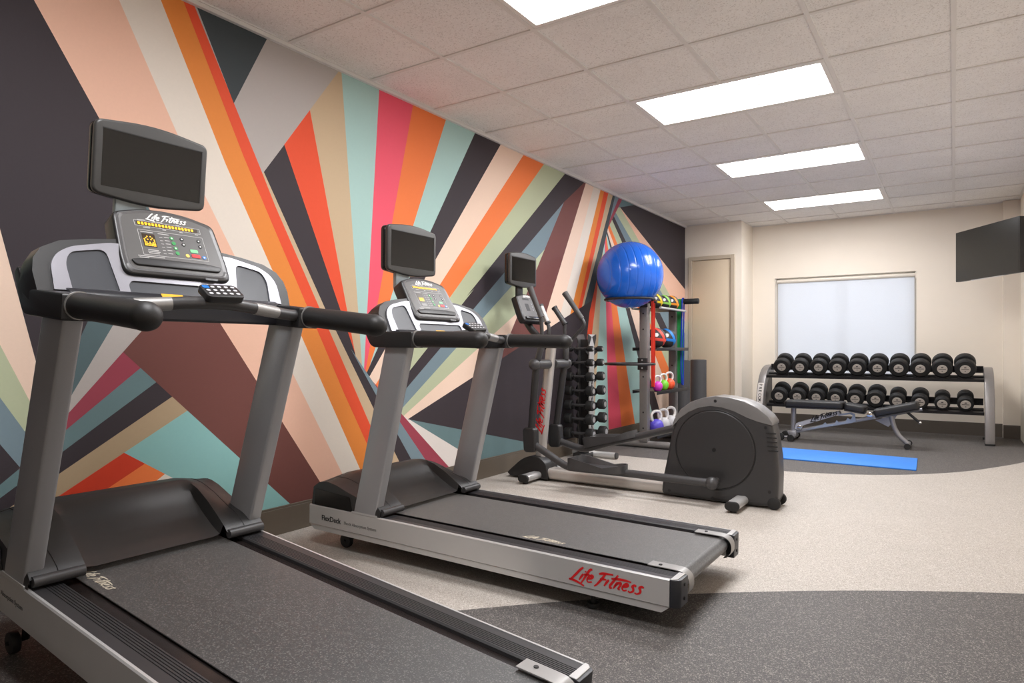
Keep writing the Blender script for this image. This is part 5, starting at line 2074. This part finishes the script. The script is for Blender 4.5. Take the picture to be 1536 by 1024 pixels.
P2 = smooth_path([(-0.545, BY, 0.34), (-0.53, BY, 0.28), (-0.505, BY, 0.19), (-0.46, BY, 0.11), (-0.40, BY, 0.05), (-0.385, BY, 0.035)], 5)
tube(b, P2, 0.024, 16)
obj('rear_leg', b, M_BF, bn)
b = nb()
prism(b, [(-0.68, 0.262), (-0.48, 0.33), (-0.52, 0.25), (-0.56, 0.20)], BY - 0.01, BY + 0.01, XZ(0))
obj('gusset', b, M_BF, bn)
b = nb()
prism(b, rrect(0.055, 0.03, 0.01, 4), 0, 0.45, axis_frame((-0.7, BY, 0.285), (-0.29, BY, 0.388)))
obj('leg_pad_beam', b, M_BF, bn)
b = nb()
tube(b, [(-0.385, BY - 0.155, 0.029), (-0.385, BY + 0.155, 0.029)], 0.022, 14)
ft = obj('rear_foot', b, M_BF, bn)
for sg in (-1, 1):
    b = nb()
    tube(b, [(-0.385, BY + sg * 0.15, 0.029), (-0.385, BY + sg * 0.175, 0.029)], 0.029, 16)
    obj('foot_cap', b, M_RUBBER, ft)
b = nb()
tube(b, [(-1.475, BY - 0.17, 0.036), (-1.475, BY + 0.17, 0.036)], 0.024, 14)
box(b, (-1.52, BY - 0.04, 0.04), (-1.44, BY + 0.04, 0.10), 0.01)
ft = obj('front_foot', b, M_BF, bn)
for sg in (-1, 1):
    b = nb()
    tube(b, [(-1.475, BY + sg * 0.165, 0.036), (-1.475, BY + sg * 0.19, 0.036)], 0.036, 16)
    obj('foot_cap', b, M_RUBBER, ft)
for sg in (-1, 1):
    b = nb()
    cyl(b, (-1.585, BY + sg * 0.13 - 0.016, 0.041), (-1.585, BY + sg * 0.13 + 0.016, 0.041), 0.0405, 20, 0.006)
    wh = obj('transport_wheel', b, M_RUBBER, bn)
    b = nb()
    tube(b, [(-1.585, BY + sg * 0.13, 0.041), (-1.50, BY + sg * 0.13, 0.045)], 0.011, 10)
    obj('wheel_bracket', b, M_BF, wh)
b = nb()
tube(b, [(-0.40, BY - 0.06, 0.372), (-0.285, BY - 0.06, 0.268)], 0.013, 12)
hl_ = obj('lift_handle', b, M_BLACK, bn)
b = nb()
sphere(b, (-0.28, BY - 0.06, 0.264), 0.016, 14, 8)
obj('handle_end', b, M_CHROME, hl_)

# blue exercise mat on the floor
b = nb()
prism(b, [(-1.99, 6.45), (-0.255, 6.405), (-0.272, 7.085), (-2.0, 7.13)], 0.0, 0.012, bev=0.003, seg=2, ang=60)
o = obj('exercise_mat', b, mat('mat_blue', (52, 130, 222), 0.6, noise=0.04, nscale=30, bump=0.2, bscale=150))
tag(o, 'bright blue exercise mat lying flat on the floor in front of the bench', 'exercise mat')

# television on a swing arm from the right wall
tvw = thing('wall_television', 'large black television on a swing arm high on the right wall', 'television', (0.3, 8.2, 1.86))
xd = V((ST * 1.0, -CT * 1.0, 0)).normalized()     # from the far edge towards the near edge
xd = V((0.527, -0.85, 0)).normalized()
p0 = V((0.02, 8.60, 0))
Wd, Hh = 0.94, 0.525
zc = 1.978
Mt = frame(p0 + xd * (Wd / 2) + V((0, 0, zc)), -xd * -1.0, (0, 0, 1))
b = nb()
sgnz = 1 if (Mt.to_3x3() @ V((0, 0, 1))).x < 0 else -1
prism(b, rrect(Wd, Hh, 0.008, 3), -0.045 * sgnz, -0.004 * sgnz, Mt, bev=0.004)
obj('television_case', b, M_BLACK, tvw)
b = nb()
prism(b, rrect(Wd, Hh, 0.008, 3), -0.004 * sgnz, 0.0, Mt)
bz = obj('bezel', b, M_BLACK2, tvw)
b = nb()
prism(b, rrect(Wd - 0.03, Hh - 0.036, 0.002, 2, 0.0, 0.004), 0.0, 0.001 * sgnz, Mt)
obj('screen', b, mat('tv_screen', (20, 22, 21), 0.25, noise=0.05, nscale=2), tvw)
b = nb()
prism(b, rrect(Wd * 0.5, 0.006, 0.002, 2, 0.0, -Hh / 2 - 0.003), -0.02 * sgnz, -0.004 * sgnz, Mt)
obj('lower_strip', b, M_ALU, tvw)
b = nb()
cpt = p0 + xd * (Wd * 0.55) + V((0, 0, zc))
nv = (Mt.to_3x3() @ V((0, 0, 1))) * sgnz
tube(b, [cpt - nv * 0.045, cpt - nv * 0.11], 0.03, 14)
tube(b, [cpt - nv * 0.10, V((XR - 0.02, 8.45, zc))], 0.022, 12)
box(b, (XR - 0.025, 8.36, zc - 0.12), (XR - 0.001, 8.54, zc + 0.12), 0.004)
obj('swing_arm', b, M_BLACK, tvw)
scene.view_settings.view_transform='Standard'
scene.view_settings.look='None'
scene.view_settings.exposure=0.3
scene.view_settings.gamma=1.0
